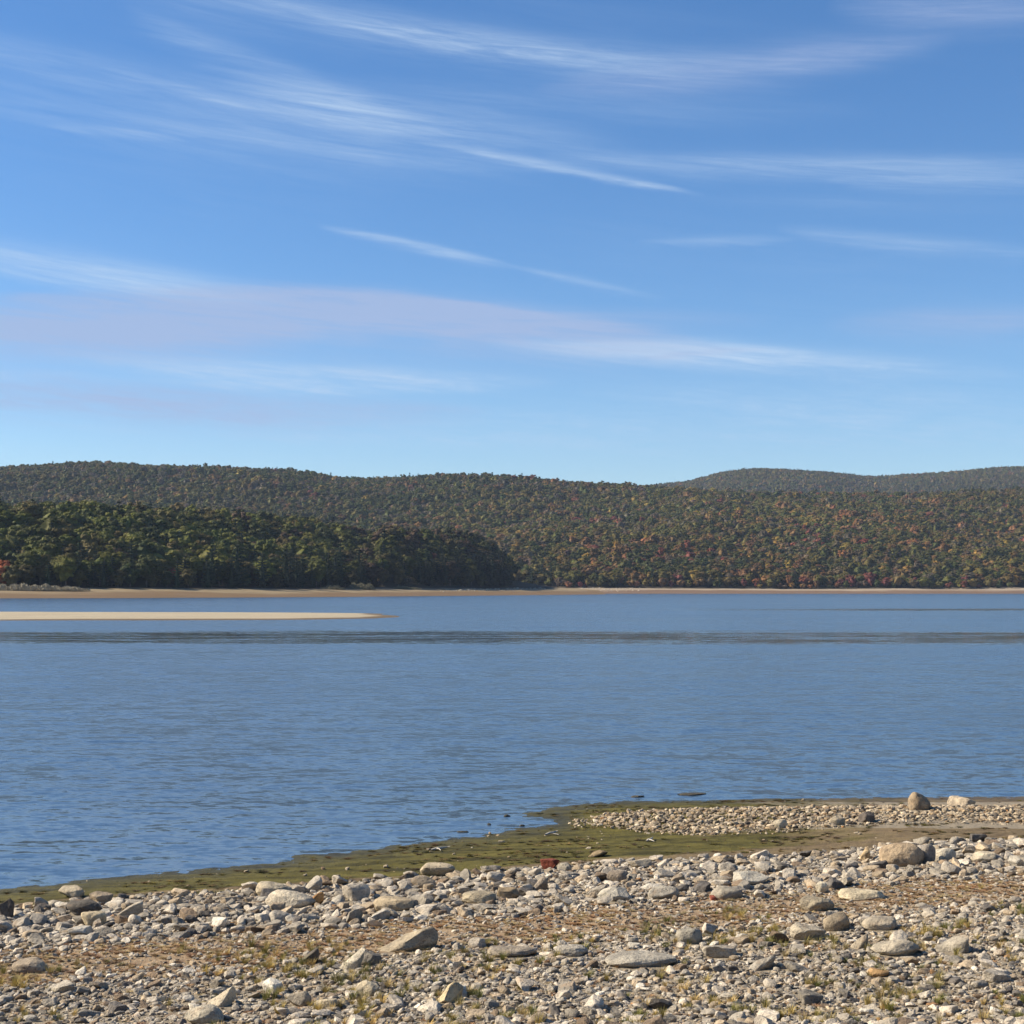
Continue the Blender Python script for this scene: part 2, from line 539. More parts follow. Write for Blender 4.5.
heroes = [  # px centre, base row, width px, height px, tone, angular?, label
    (904, 866, 41, 21, (0.44, 0.35, 0.25), 'r', 'large rounded tan boulder sitting on the upper edge of the stone belt', 'boulder'),
    (921, 810, 20, 16, (0.36, 0.29, 0.21), 'r', 'rounded brown boulder standing at the waterline of the stony spit', 'boulder'),
    (964, 805, 26, 9, (0.50, 0.43, 0.34), 'a', 'low pale boulder at the waterline beside the rounded brown one', 'boulder'),
    (550, 869, 18, 9, (0.20, 0.055, 0.035), 'a', 'brick red angular stone on the upper edge of the stone belt', 'stone'),
    (598, 857, 19, 6, (0.28, 0.22, 0.14), 'w', 'thin tilted brown slab lying alone on the muddy flat', 'stone'),
    (406, 951, 58, 21, (0.40, 0.35, 0.27), 'w', 'long wedge of rock rising to a dark end in the rusty strip', 'boulder'),
    (351, 969, 24, 17, (0.58, 0.54, 0.45), 'w', 'small pointed pale rock in front of the long dark-ended wedge', 'stone'),
    (289, 907, 47, 15, (0.60, 0.55, 0.46), 'r', 'long pale block with a black shaded end beside the orange stone', 'boulder'),
    (314, 905, 17, 11, (0.52, 0.28, 0.11), 'w', 'orange stone leaning behind the long pale block', 'stone'),
    (272, 896, 34, 13, (0.48, 0.43, 0.34), 'r', 'rounded grey tan rock behind the long pale block', 'stone'),
    (312, 892, 18, 14, (0.50, 0.47, 0.42), 'w', 'upright grey stone behind the orange stone', 'stone'),
    (70, 898, 26, 11, (0.46, 0.41, 0.32), 'a', 'flat topped tan rock bordering the algae near the water corner', 'stone'),
    (129, 917, 26, 14, (0.48, 0.44, 0.37), 'w', 'peaked grey rock in the belt behind the dark hollow', 'stone'),
    (92, 926, 23, 13, (0.58, 0.50, 0.36), 'r', 'cream egg shaped stone in front of the dark rock', 'stone'),
    (82, 915, 34, 13, (0.13, 0.12, 0.11), 'a', 'blackish low rock behind the cream egg shaped stone', 'stone'),
    (2, 919, 18, 18, (0.16, 0.14, 0.12), 'a', 'dark block cut by the edge of the view', 'stone'),
    (27, 974, 33, 13, (0.40, 0.34, 0.27), 'r', 'smooth brownish rock lying alone among reddish weeds', 'stone'),
    (307, 964, 21, 14, (0.13, 0.115, 0.10), 'w', 'small black peaked stone in the rusty strip', 'stone'),
    (220, 1007, 26, 17, (0.56, 0.50, 0.40), 'w', 'cream rock with a dark cleft among front grass', 'stone'),
    (203, 1023, 36, 14, (0.48, 0.45, 0.38), 'r', 'broad low rounded stone at the very front', 'stone'),
    (298, 1007, 23, 14, (0.40, 0.36, 0.30), 'a', 'blocky grey stone beside front grass tuft', 'stone'),
    (437, 876, 32, 11, (0.48, 0.42, 0.32), 'r', 'low tan rock on the upper edge of the belt', 'stone'),
    (423, 888, 23, 11, (0.29, 0.25, 0.20), 'r', 'round brown stone just below the low tan rock', 'stone'),
    (355, 901, 26, 16, (0.52, 0.48, 0.42), 'a', 'squarish light grey rock in the middle of the belt', 'boulder'),
    (393, 911, 38, 12, (0.50, 0.42, 0.30), 'r', 'long low sandy rock below the squarish grey one', 'stone'),
    (479, 903, 32, 10, (0.42, 0.37, 0.28), 'r', 'oval tan grey rock flat in the belt', 'stone'),
    (540, 890, 15, 12, (0.30, 0.26, 0.22), 'w', 'dark pyramid stone near the brick red stone', 'stone'),
    (508, 899, 21, 10, (0.34, 0.27, 0.18), 'a', 'brown cracked rock beside the oval tan grey one', 'stone'),
    (617, 882, 19, 10, (0.28, 0.24, 0.20), 'r', 'round dark brown cobble in pale rubble', 'stone'),
    (616, 901, 32, 12, (0.50, 0.48, 0.43), 'a', 'broad pale grey rock below the round dark cobble', 'stone'),
    (664, 899, 28, 12, (0.40, 0.38, 0.34), 'a', 'grey humped rock at the foot of the belt', 'stone'),
    (512, 957, 46, 8, (0.34, 0.30, 0.25), 'r', 'flat dark slab sunk in the rusty strip', 'stone'),
    (642, 967, 66, 11, (0.40, 0.38, 0.34), 'r', 'widest flat grey slab sunk among front stones', 'boulder'),
    (571, 956, 32, 10, (0.42, 0.40, 0.36), 'r', 'low grey slab next to the widest flat slab', 'stone'),
    (447, 1003, 28, 17, (0.52, 0.44, 0.30), 'w', 'yellowish wedge stone with dark side in the front rubble', 'stone'),
    (367, 996, 22, 13, (0.54, 0.48, 0.37), 'a', 'cream knobby stone beside yellowish grass', 'stone'),
    (838, 931, 24, 16, (0.34, 0.29, 0.22), 'r', 'upright brown rock between two flat slabs', 'stone'),
    (954, 953, 34, 17, (0.40, 0.37, 0.32), 'w', 'sharp grey wedge with a black right face', 'boulder'),
    (864, 900, 42, 10, (0.56, 0.50, 0.38), 'r', 'long cream rock at the border of the rusty strip', 'stone'),
    (819, 911, 32, 13, (0.36, 0.32, 0.25), 'r', 'domed brown grey rock left of the long cream rock', 'stone'),
    (810, 940, 34, 14, (0.44, 0.40, 0.33), 'a', 'broken grey slab below the domed rock', 'stone'),
    (882, 930, 32, 11, (0.40, 0.36, 0.30), 'r', 'flat round grey slab beside the upright brown rock', 'stone'),
    (823, 893, 12, 10, (0.60, 0.56, 0.46), 'r', 'small creamy round stone above the long cream rock', 'stone'),
    (752, 885, 34, 12, (0.50, 0.48, 0.43), 'a', 'wide pale grey rock mid belt', 'stone'),
    (728, 900, 30, 12, (0.38, 0.35, 0.30), 'r', 'grey dome beside the tiny red stone', 'stone'),
    (714, 901, 8, 5, (0.42, 0.12, 0.08), 'a', 'tiny red stone beside the grey dome', 'stone'),
    (690, 944, 25, 14, (0.38, 0.36, 0.31), 'r', 'grey rounded rock on the front side of the rusty strip', 'stone'),
    (763, 970, 25, 13, (0.34, 0.32, 0.29), 'w', 'steep grey rock casting a dark shadow in front rubble', 'stone'),
    (720, 958, 34, 12, (0.42, 0.39, 0.34), 'a', 'pale broken slab behind the steep grey rock', 'stone'),
    (898, 956, 44, 14, (0.46, 0.42, 0.35), 'r', 'broad sloping tan slab beside the sharp grey wedge', 'boulder'),
    (861, 949, 18, 13, (0.36, 0.32, 0.26), 'w', 'small peaked rock before the flat round slab', 'stone'),
    (880, 977, 19, 7, (0.44, 0.29, 0.15), 'a', 'flat orange stone among front grey rubble', 'stone'),
    (865, 860, 11, 12, (0.60, 0.47, 0.30), 'w', 'pointed yellowish stone left of the large tan boulder', 'stone'),
    (929, 863, 14, 17, (0.30, 0.28, 0.26), 'r', 'dark grey rock tucked against the large tan boulder', 'stone'),
    (945, 862, 24, 13, (0.50, 0.47, 0.41), 'r', 'grey rock just right of the large tan boulder', 'stone'),
    (868, 822, 15, 10, (0.15, 0.13, 0.12), 'a', 'dark stone at the foot of the spit rubble', 'stone'),
    (781, 828, 13, 8, (0.52, 0.47, 0.38), 'r', 'pale stone at the muddy edge of the spit rubble', 'stone'),
    (838, 825, 15, 8, (0.42, 0.37, 0.29), 'r', 'tan stone beside the dark one at the spit foot', 'stone'),
    (985, 862, 24, 9, (0.52, 0.47, 0.38), 'a', 'flat pale rock on the upper belt right of the grey rock', 'stone'),
    (565, 872, 14, 8, (0.34, 0.32, 0.28), 'a', 'grey stone touching the brick red stone', 'stone'),
    (640, 868, 22, 8, (0.44, 0.40, 0.33), 'a', 'low grey rock at the top of the belt below the slab', 'stone'),
    (325, 1010, 22, 10, (0.44, 0.39, 0.30), 'a', 'tan block low in the front rubble', 'stone'),
]


def wedge_shape(seed):
    # tall on the +x side, sharp facets
    v, f = rock_shape(seed, 4, planes=9, rough=0.05, hard=0.98, flat_cut=False)
    k = np.clip((v[:, 0] + 1) / 2, 0, 1)
    v[:, 2] = (v[:, 2] + 1) * (0.35 + 0.65 * k ** 1.1) - 1
    v -= (v.max(0) + v.min(0)) / 2; v /= (v.max(0) - v.min(0)) / 2
    return v, f


taken = []   # x, y, r
hero_objs = []
for i, (cx, base, w, h, tone, kind, label, cat) in enumerate(heroes):
    z0 = 0.3
    for _ in range(6):
        gx, gy = ground_pt(cx, base, z0)
        z0 = float(shore_z(np.array([gx]), np.array([gy]))[0])
    m_px = gy / F                      # metres per pixel at that distance
    hw = w * m_px / 2; hh = h * m_px
    dep = hw * (0.75 if w < 45 else 0.6)
    gy2 = gy + dep * 0.75
    hh = max(hh - 0.5 * dep * 0.28, hh * 0.72)       # the top face adds to the seen height
    vv, ff = wedge_shape(500 + i) if kind == 'w' else (round_shape(500 + i, 5 if w > 30 else 4) if kind == 'r' else rock_shape(500 + i, 5 if w > 30 else 4, 11, 0.06, 0.97))
    vv = vv.copy(); vv[:, 2] = vv[:, 2] + 0.45       # origin a little above the buried base
    o = link('boulder' if cat == 'boulder' else 'stone', np_mesh('stone', vv, ff, True), M_rock)
    o.location = (gx, gy2, z0)
    o.scale = (hw * 1.08, dep, hh / 1.28)
    o.rotation_euler = (0, 0, rnd.uniform(-0.12, 0.12))
    o.color = (tone[0] * 0.91, tone[1] * 0.86, tone[2] * 0.77, 1)
    tag(o, label, cat)
    taken.append((gx, gy2 - dep * 0.25, hw * 1.0, dep * 1.45)); hero_objs.append(o)

X, Y, S, REG = stone_field()
order = np.argsort(-S)
X, Y, S, REG = X[order], Y[order], S[order], REG[order]
# keep bigger stones from sinking into each other
cell = {}
keep = np.ones(len(X), dtype=bool)
T = np.array(taken)
for i in range(len(X)):
    x, y, s = X[i], Y[i], S[i]
    q = ((T[:, 0] - x) / (T[:, 2] + s * 0.5)) ** 2 + ((T[:, 1] - y) / (T[:, 3] + s * 0.5)) ** 2
    if (q < 1).any(): keep[i] = False; continue
    ci, cj = int(x * 2.5), int(y * 2.5)
    for a in (-1, 0, 1):
        for b in (-1, 0, 1):
            for (ox, oy, os_) in cell.get((ci + a, cj + b), ()):
                dd = (ox - x) ** 2 + (oy - y) ** 2
                lim = (os_ + s) * 0.74 if s > 0.03 else os_ * 0.72
                if dd < lim * lim: keep[i] = False; break
            if not keep[i]: break
        if not keep[i]: break
    if keep[i] and s > 0.022: cell.setdefault((ci, cj), []).append((x, y, s))
X, Y, S, REG = X[keep], Y[keep], S[keep], REG[keep]
n = len(X)
Z = shore_z(X, Y)
tone_i = rng.choice(len(TN), n, p=TW)
tone_i[(tone_i == TN.index('rusty orange')) & (S > 0.05)] = TN.index('tan')
tints = np.array([TONES[k] for k in TN])[tone_i] * rng.uniform(0.70, 1.25, n)[:, None]
tints[REG >= 3] *= (1.0, 0.93, 0.82)
asp = rng.uniform(0.6, 1.0, n); flat = rng.uniform(0.32, 0.72, n)
rz = rng.uniform(0, 6.283, n); rx = rng.normal(size=n) * 0.22; ry = rng.normal(size=n) * 0.22
scl = np.stack([S * 1.08, S * asp, S * flat], 1)
Z = Z + scl[:, 2] * rng.uniform(0.1, 0.65, n)
pxs, pys = project(X, Y, Z)
vis = (pxs > 4) & (pxs < 1020) & (pys < 1019)
seen = np.where(vis, S / Y, 0)
top = np.argsort(-seen)[:296 - len(heroes)]
is_thing = np.zeros(n, dtype=bool); is_thing[top] = True

REGN = {0: 'in the dense stone belt below the algae flat', 1: 'on the rusty pebbly strip', 2: 'in the front rubble with grass tufts',
        3: 'on the stony spit at the water', 4: 'lying alone on the algae flat'}
for i in top:
    o = link('stone', stone_meshes[int(rng.integers(len(stone_meshes)))])
    o.location = (X[i], Y[i], Z[i]); o.rotation_euler = (rx[i], ry[i], rz[i]); o.scale = scl[i]
    o.color = (*tints[i], 1)
    tn = TN[tone_i[i]]; sh = 'flat' if flat[i] < 0.55 else 'chunky'
    tag(o, 'larger %s %s cobble %s' % (sh, tn, REGN[int(REG[i])]), 'stone',
        'larger %s %s cobbles %s' % (sh, tn, REGN[int(REG[i])]))


def scatter(name, pts, rot, scl, idx, tint, coll):
    me = bpy.data.meshes.new(name)
    n = len(pts)
    me.vertices.add(n)
    me.vertices.foreach_set('co', np.asarray(pts, dtype=np.float32).ravel())
    for nm, arr in (('rot', rot), ('scl', scl), ('tint', tint)):
        a = me.attributes.new(nm, 'FLOAT_VECTOR', 'POINT')
        a.data.foreach_set('vector', np.asarray(arr, dtype=np.float32).ravel())
    a = me.attributes.new('idx', 'INT', 'POINT')
    a.data.foreach_set('value', np.asarray(idx, dtype=np.int32))
    o = bpy.data.objects.new(name, me); COL.objects.link(o)
    g = bpy.data.node_groups.new(name, 'GeometryNodeTree')
    g.interface.new_socket('Geometry', in_out='INPUT', socket_type='NodeSocketGeometry')
    g.interface.new_socket('Geometry', in_out='OUTPUT', socket_type='NodeSocketGeometry')
    N = g.nodes; L = g.links
    gi = N.new('NodeGroupInput'); go = N.new('NodeGroupOutput')
    ip = N.new('GeometryNodeInstanceOnPoints'); ci = N.new('GeometryNodeCollectionInfo')
    ci.inputs['Collection'].default_value = coll
    ci.inputs['Separate Children'].default_value = True
    ci.inputs['Reset Children'].default_value = True
    ip.inputs['Pick Instance'].default_value = True

    def na(nm, ty):
        q = N.new('GeometryNodeInputNamedAttribute'); q.data_type = ty
        q.inputs['Name'].default_value = nm; return q.outputs['Attribute']
    L.new(gi.outputs[0], ip.inputs['Points']); L.new(ci.outputs[0], ip.inputs['Instance'])
    L.new(na('idx', 'INT'), ip.inputs['Instance Index'])
    L.new(na('rot', 'FLOAT_VECTOR'), ip.inputs['Rotation'])
    L.new(na('scl', 'FLOAT_VECTOR'), ip.inputs['Scale'])
    L.new(ip.outputs[0], go.inputs[0])
    md = o.modifiers.new('scatter', 'NODES'); md.node_group = g
    return o


pe = ~is_thing
o = scatter('pebbles', np.stack([X, Y, Z], 1)[pe], np.stack([rx, ry, rz], 1)[pe], scl[pe], rng.integers(0, 12, pe.sum()), tints[pe], hidden)
tag(o, 'countless small pale and grey pebbles covering the shore', 'pebbles', kind='stuff')
print('stones', n)

# ---- grass tufts and low rusty weeds between the stones
tuft_coll = bpy.data.collections.new('tuft_shapes')


def tuft(seed, blades, h, spread, w):
    r = np.random.default_rng(seed); V = []; Fc = []
    for b in range(blades):
        a = r.uniform(0, 6.283); rad = r.uniform(0, 0.35) * spread
        bx, by = math.cos(a) * rad, math.sin(a) * rad
        lean = r.uniform(0.15, 1.0) * spread; hh = h * r.uniform(0.5, 1.0)
        ta = a + r.normal() * 0.5; px_, py_ = -math.sin(ta) * w, math.cos(ta) * w
        k = len(V)
        for t_, ww in ((0, 1), (0.5, 0.8), (1.0, 0.12)):
            cx = bx + math.cos(ta) * lean * t_ ** 1.6; cy = by + math.sin(ta) * lean * t_ ** 1.6
            z = hh * (t_ - 0.18 * t_ * t_)
            V += [(cx - px_ * ww, cy - py_ * ww, z), (cx + px_ * ww, cy + py_ * ww, z)]
        Fc += [(k, k + 1, k + 3, k + 2), (k + 2, k + 3, k + 5, k + 4)]
    return np.array(V), np.array(Fc)


for i in range(4):
    vv, ff = tuft(i, 46, 1.0, 0.75, 0.022)
    mm = np_mesh('tuft_shape', vv, ff); mm.materials.append(M_grass)
    o = bpy.data.objects.new('tuft_shape_%d' % i, mm); tuft_coll.objects.link(o)
for i in range(3):   # low sprawling weed
    vv, ff = tuft(40 + i, 60, 0.35, 1.0, 0.05)
    mm = np_mesh('weed_shape', vv, ff); mm.materials.append(M_grass)
    o = bpy.data.objects.new('weed_shape_%d' % i, mm); tuft_coll.objects.link(o)

N = 60000
GX = rng.uniform(-10, 11, N); GY = rng.uniform(11.5, 24, N)
gpx, gpy, _, grd, _ = zones(GX, GY)
cl = fbm(GX * 0.9, GY * 0.9, 61, 4); cl2 = fbm(GX * 2.5, GY * 2.5, 65, 2)
fr = sstep(-8, 22, gpy - y_red(gpx))
pg = fr * np.clip(cl * 1.1 + cl2 * 0.6 + 0.02, 0, 1) * 0.30
pr = np.clip(grd * 0.50 * (1 + 1.3 * cl2), 0, 1) + fr * 0.035
u = rng.uniform(size=N)
isg = u < pg; isr = (~isg) & (u < pg + pr)
for sel, nm, lo, cols, s0, s1, lab, cat in (
        (isg, 'grass', 0, [(0.24, 0.20, 0.065), (0.34, 0.26, 0.09), (0.16, 0.155, 0.045), (0.42, 0.31, 0.13)], 0.05, 0.12, 'yellow green grass tufts growing between the front stones', 'grass'),
        (isr, 'weeds', 4, [(0.26, 0.15, 0.085), (0.35, 0.22, 0.12), (0.30, 0.20, 0.10), (0.38, 0.29, 0.15)], 0.03, 0.07, 'low reddish brown weeds creeping over the pebbly strip', 'weeds')):
    k = sel.sum(); gx, gy = GX[sel], GY[sel]
    sc_ = rng.uniform(s0, s1, k)
    ci = rng.integers(0, len(cols), k)
    tt = np.array(cols)[ci] * rng.uniform(0.8, 1.25, k)[:, None]
    o = scatter(nm, np.stack([gx, gy, shore_z(gx, gy) + 0.004], 1), np.stack([gx * 0, gx * 0, rng.uniform(0, 6.28, k)], 1),
                np.stack([sc_, sc_, sc_ * rng.uniform(0.8, 1.3, k)], 1), lo + rng.integers(0, 3, k), tt, tuft_coll)
    tag(o, lab, cat, kind='stuff')


N = 26000      # ragged mats of algae and dead weed on the wet flat
MX = rng.uniform(-9, 12, N); MY = rng.uniform(18, 30, N)
mpx, mpy, mal, _, _ = zones(MX, MY)
msd = signed_dist(MX, MY, land)
mk = (msd > 0.25) & (mpy < yA(mpx)) & (rng.uniform(size=N) < np.clip(fbm(MX * 1.2, MY * 2.5, 141, 4) * 1.6 + 0.12, 0, 1) * 0.6)
MX, MY = MX[mk], MY[mk]; k = len(MX)
ms = rng.uniform(0.03, 0.085, k)
mt = np.array([(0.035, 0.032, 0.008), (0.10, 0.085, 0.02), (0.075, 0.045, 0.02), (0.15, 0.11, 0.045)])[rng.integers(0, 4, k)] * rng.uniform(0.7, 1.3, k)[:, None]
o = scatter('algae', np.stack([MX, MY, shore_z(MX, MY) + 0.002], 1), np.stack([MX * 0, MX * 0, rng.uniform(0, 6.28, k)], 1),
            np.stack([ms * 1.4, ms, ms * 0.6], 1), 4 + rng.integers(0, 3, k), mt, tuft_coll)
tag(o, 'ragged olive and brown algae mats on the wet flat', 'algae', kind='stuff')


def tube(pts, radii, segs=7):
    V = []; Fc = []
    pts = [Vector(p) for p in pts]
    for i, p in enumerate(pts):
        d = (pts[min(i + 1, len(pts) - 1)] - pts[max(i - 1, 0)]).normalized()
        a = d.orthogonal().normalized(); b = d.cross(a)
        for k in range(segs):
            an = 6.28318 * k / segs
            V.append(tuple(p + (a * math.cos(an) + b * math.sin(an)) * radii[i]))
    for i in range(len(pts) - 1):
        for k in range(segs):
            k2 = (k + 1) % segs
            Fc.append((i * segs + k, i * segs + k2, (i + 1) * segs + k2, (i + 1) * segs + k))
    return V, Fc


def join(parts):
    V = []; Fc = []
    for v_, f_ in parts:
        k = len(V); V += [tuple(q) for q in v_]; Fc += [tuple(i + k for i in q) for q in f_]
    return np.array(V), np.array(Fc)


for (cx, cy, w, ang, lab) in ((553, 832, 17, 0.25, 'bleached forked driftwood stick lying on the green flat below the inlet'),
                              (439, 846, 16, -0.15, 'thin pale driftwood stick lying on the green flat by the long waterline'),
                              (651, 843, 9, 0.1, 'short white piece of driftwood on the brown end of the flat')):
    gx, gy = ground_pt(cx, cy, 0.1); z0 = float(shore_z(np.array([gx]), np.array([gy]))[0])
    L_ = w * gy / F
    ps = [(-L_ / 2, 0, 0), (-L_ / 5, 0.05, 0.012), (L_ / 6, 0.10, 0.016), (L_ / 2, 0.22, 0.02)]
    a_ = tube(ps, [0.012, 0.022, 0.019, 0.008]); b_ = tube([ps[1], (0.0, 0.0, 0.02), (L_ * 0.22, -0.12, 0.015)], [0.014, 0.010, 0.004])
    vv, ff = join([a_, b_])
    o = link('driftwood_stick', np_mesh('driftwood_stick', vv, ff, True), M_wood)
    o.location = (gx, gy, z0 + 0.015); o.rotation_euler = (0, 0, ang); tag(o, lab, 'driftwood')

# low wet clods breaking the surface just off the spit
for (cx, cy, w, h, lab) in ((637, 797, 15, 2.2, 'dark wet rock barely breaking the water off the spit'),
                            (692, 794.5, 30, 1.8, 'long thin dark mud bar awash off the spit'),
                            (507, 816.5, 7, 2.4, 'small dark stone poking from the inlet water near its point'),
                            (522, 826, 6, 2, 'dark pebble in the shallow inlet water'),
                            (489, 825, 4, 2, 'tiny dark stone in the water left of the inlet'),
                            (463, 832, 12, 1.5, 'small strip of weed awash by the green flat')):
    gx, gy = ground_pt(cx, cy, 0.0); mp = gy / F
    vv, ff = rock_shape(900 + int(cx), 4, 6, 0.16, 0.7)
    o = link('stone', np_mesh('stone', vv, ff, True), M_mudclump)
    o.location = (gx, gy, 0.0); o.scale = (w * mp / 2, w * mp / 2 * 0.6, max(h * mp * 0.8, 0.02)); tag(o, lab, 'stone')

# ------------------------------------------------------------------ sandbar
sb = [(-420, 215), (-140, 205)] + [ground_pt(a, b, 0.0) for a, b in ((-300, 622), (0, 620.6), (150, 620.3), (300, 619.6), (370, 618.4), (396, 617.2), (399, 616.4))] + \
     [ground_pt(385, 614.6, 0), (-20, 243), (-40, 250), (-80, 256), (-160, 270), (-420, 290)]


def bar_z(X, Y):
    sd = signed_dist(X, Y, sb) + 1.8 * fbm(X * 0.05, Y * 0.08, 71, 3) * sstep(0, -15, X + 8)
    z = np.where(sd > 0, 0.34 * (1 - np.exp(-sd / 7.0)) + 0.001 * sd, 0.06 * sd)
    return np.maximum(z, -2.8) + np.where(sd > 0, 0.02, 0) * fbm(X * 0.5, Y * 0.5, 73, 3)


me, _ = grid_mesh('sandbar', steps([(-430, -110, 5), (-110, 2, 0.6)]), steps([(165, 330, 0.9)]), bar_z)
tag(link('sandbar', me, beach_material('bar_sand', (0.38, 0.315, 0.215), (0.11, 0.08, 0.05), (0.38, 0.315, 0.215), 0.12, 3, 4, 0.12)), kind='structure')

# ------------------------------------------------------------------ far shore and hills
def far_edge(X):      # where the far shore meets the water
    return 1290 + 25 * vnoise(X * 0.004, X * 0, 81) + 8 * vnoise(X * 0.02, X * 0, 82)


RIDGE = [(-400, 466), (-100, 462), (0, 464), (40, 462), (100, 463), (200, 466), (250, 469), (300, 474), (345, 477), (400, 475), (450, 472.5), (500, 472), (560, 475.5),
         (620, 478), (680, 482), (720, 485), (760, 487), (850, 489), (940, 490), (1024, 488), (1150, 484), (1400, 490)]
RDIST = [(-400, 2600), (0, 2650), (300, 2500), (500, 2300), (700, 2150), (1024, 2200), (1400, 2200)]
TREEH = 16.5


def hill_z(X, Y):
    px = 512 + F * X / np.maximum(Y, 200)
    px = np.clip(px, -400, 1400)
    e = far_edge(X)
    rd_ = interp(px, RDIST)
    rz_ = CAMZ + (589 - interp(px, RIDGE)) / F * rd_ * 1.0 - TREEH
    s0 = e + 95
    t = (Y - s0) / (rd_ - s0)
    beach = 5.0 * np.clip((Y - e) / 95.0, -1, 1) ** np.clip(1.1 + 1.2 * fbm(X * 0.012, Y * 0.004, 133, 3), 0.5, 2.2) if False else 5.0 * np.clip((Y - e) / 95.0, -1, 1) * (0.95 + 0.35 * fbm(X * 0.012, Y * 0.004, 133, 3))
    beach = np.where(Y < e, np.maximum((Y - e) * 0.04, -2.9), beach)
    tt = np.clip(t, 0, 1)
    prof = 0.72 * tt + 0.28 * np.sin(tt * math.pi / 2) ** 1.0 - 0.05 * np.sin(tt * 6.283)
    nz = fbm(X * 0.0032, Y * 0.0026, 85, 4)
    z = beach + (rz_ - 5) * prof + nz * 42 * np.sin(tt * math.pi) ** 0.8 * (t > 0)
    z = z - np.clip(t - 1, 0, 3) * 160
    return np.maximum(z, -3.2)


M_hill = beach_material('far_shore_sand', (0.33, 0.26, 0.18), (0.12, 0.078, 0.05), (0.05, 0.04, 0.026), 3.0, 4.2, 5.4, 0.02)
me, _ = grid_mesh('hills', steps([(-2600, -1100, 60), (-1100, 1150, 12), (1150, 2600, 60)]), steps([(1180, 1420, 8), (1420, 3000, 20), (3000, 3400, 80)]), hill_z)
tag(link('hills', me, M_hill), kind='structure')

RIDGE2 = [(-400, 530), (560, 500), (640, 488), (685, 483), (700, 479.5), (722, 474), (745, 471), (765, 470), (800, 471.5), (830, 474), (860, 477), (880, 478), (900, 476.5), (930, 474.5),
          (960, 472.5), (985, 470), (1010, 468), (1040, 467.5), (1150, 466), (1400, 472)]


def hill2_z(X, Y):
    px = np.clip(512 + F * X / np.maximum(Y, 200), -400, 1400)
    rz_ = CAMZ + (589 - interp(px, RIDGE2)) / F * 4200 - TREEH
    t = (Y - 2900) / 1300
    tt = np.clip(t, 0, 1)
    return rz_ * np.sin(tt * math.pi / 2) - np.clip(t - 1, 0, 3) * 200 + fbm(X * 0.003, Y * 0.003, 91, 3) * 18 * np.sin(tt * math.pi)


me, _ = grid_mesh('hills', steps([(-400, 2600, 30)]), steps([(2900, 4700, 40)]), hill2_z)
tag(link('hills', me, plain('forest_floor', (0.04, 0.035, 0.02), (0.09, 0.07, 0.04), 0.05)), kind='structure')

# ------------------------------------------------------------------ wooded point
pen = [(-900, 640)] + [ground_pt(a, b, 0.0) for a, b in ((-250, 598.4), (0, 598.2), (120, 598.0), (250, 597.4), (350, 596.8), (430, 596.0), (500, 595.4), (560, 594.8), (600, 594.4))] + \
      [(120, 1250), (0, 1300), (-900, 1400)]


def pen_z(X, Y):
    sd = signed_dist(X, Y, pen) + 3 * fbm(X * 0.02, Y * 0.02, 95, 3)
    px = 512 + F * X / np.maximum(Y, 200)
    top = interp(px, [(-400, 46), (0, 31), (100, 33), (200, 35), (300, 35), (400, 28), (450, 26), (480, 23), (500, 16), (512, 9)])
    z = np.where(sd > 0, 4.4 * np.clip(sd / 50, 0, 1) ** 0.9 + top * np.where(px > 380, sstep(45, 120, sd), sstep(50, 190, sd)) + 0.3 * fbm(X * 0.03, Y * 0.03, 97, 3) * (sd > 20), 0.04 * sd)
    return np.maximum(z, -3.1)


me, _ = grid_mesh('point', steps([(-900, -450, 25), (-450, 70, 3.5)]), steps([(600, 1120, 3.5), (1120, 1420, 20)]), pen_z)
M_point = beach_material('point_sand', (0.25, 0.19, 0.11), (0.125, 0.082, 0.045), (0.05, 0.04, 0.025), 2.4, 4.3, 5.2, 0.03)
tag(link('terrain', me, M_point), kind='structure')

# ---- tree shapes


def leaves(centers, size, r, up=0.0, nrm=None):
    n = len(centers)
    a = r.normal(size=(n, 3)); a /= np.linalg.norm(a, axis=1)[:, None]
    if nrm is not None:     # leaf sprays face outwards from their clump
        nn = nrm + r.normal(size=(n, 3)) * 0.38; nn /= np.linalg.norm(nn, axis=1)[:, None]
        a -= (a * nn).sum(1)[:, None] * nn; a /= np.linalg.norm(a, axis=1)[:, None]
        b = np.cross(nn, a); s = size * r.uniform(0.55, 1.25, n)[:, None]
        V = np.stack([centers - a * s, centers - b * s * 0.7, centers + a * s, centers + b * s * 0.7], 1).reshape(-1, 3)
        return V, np.arange(4 * n).reshape(n, 4)
    b = r.normal(size=(n, 3)); b -= (b * a).sum(1)[:, None] * a; b /= np.linalg.norm(b, axis=1)[:, None]
    if up: 
        a[:, 2] *= (1 - up); b[:, 2] *= (1 - up)
    s = size * r.uniform(0.55, 1.25, n)[:, None]
    V = np.stack([centers - a * s, centers - b * s * 0.7, centers + a * s, centers + b * s * 0.7], 1).reshape(-1, 3)
    Fc = np.arange(4 * n).reshape(n, 4)
    return V, Fc


def blob(center, rad, seed, sub=2, amp=0.25):
    v, f = ico(sub); r = np.random.default_rng(seed)
    off = r.uniform(-30, 30, 3)
    k = np.array([1 + amp * mnoise.noise(Vector(q * 1.7 + off)) * 1.6 for q in v])
    return v * k[:, None] * np.array(rad) + np.array(center), f


def tri2quad_join(quadV, quadF, blobs):
    """everything as triangles"""
    V = [quadV]; Fs = [quadF[:, [0, 1, 2]], quadF[:, [0, 2, 3]]]; k = len(quadV)
    for v_, f_ in blobs:
        V.append(v_); Fs.append(np.asarray(f_) + k); k += len(v_)
    return np.concatenate(V), np.concatenate(Fs)


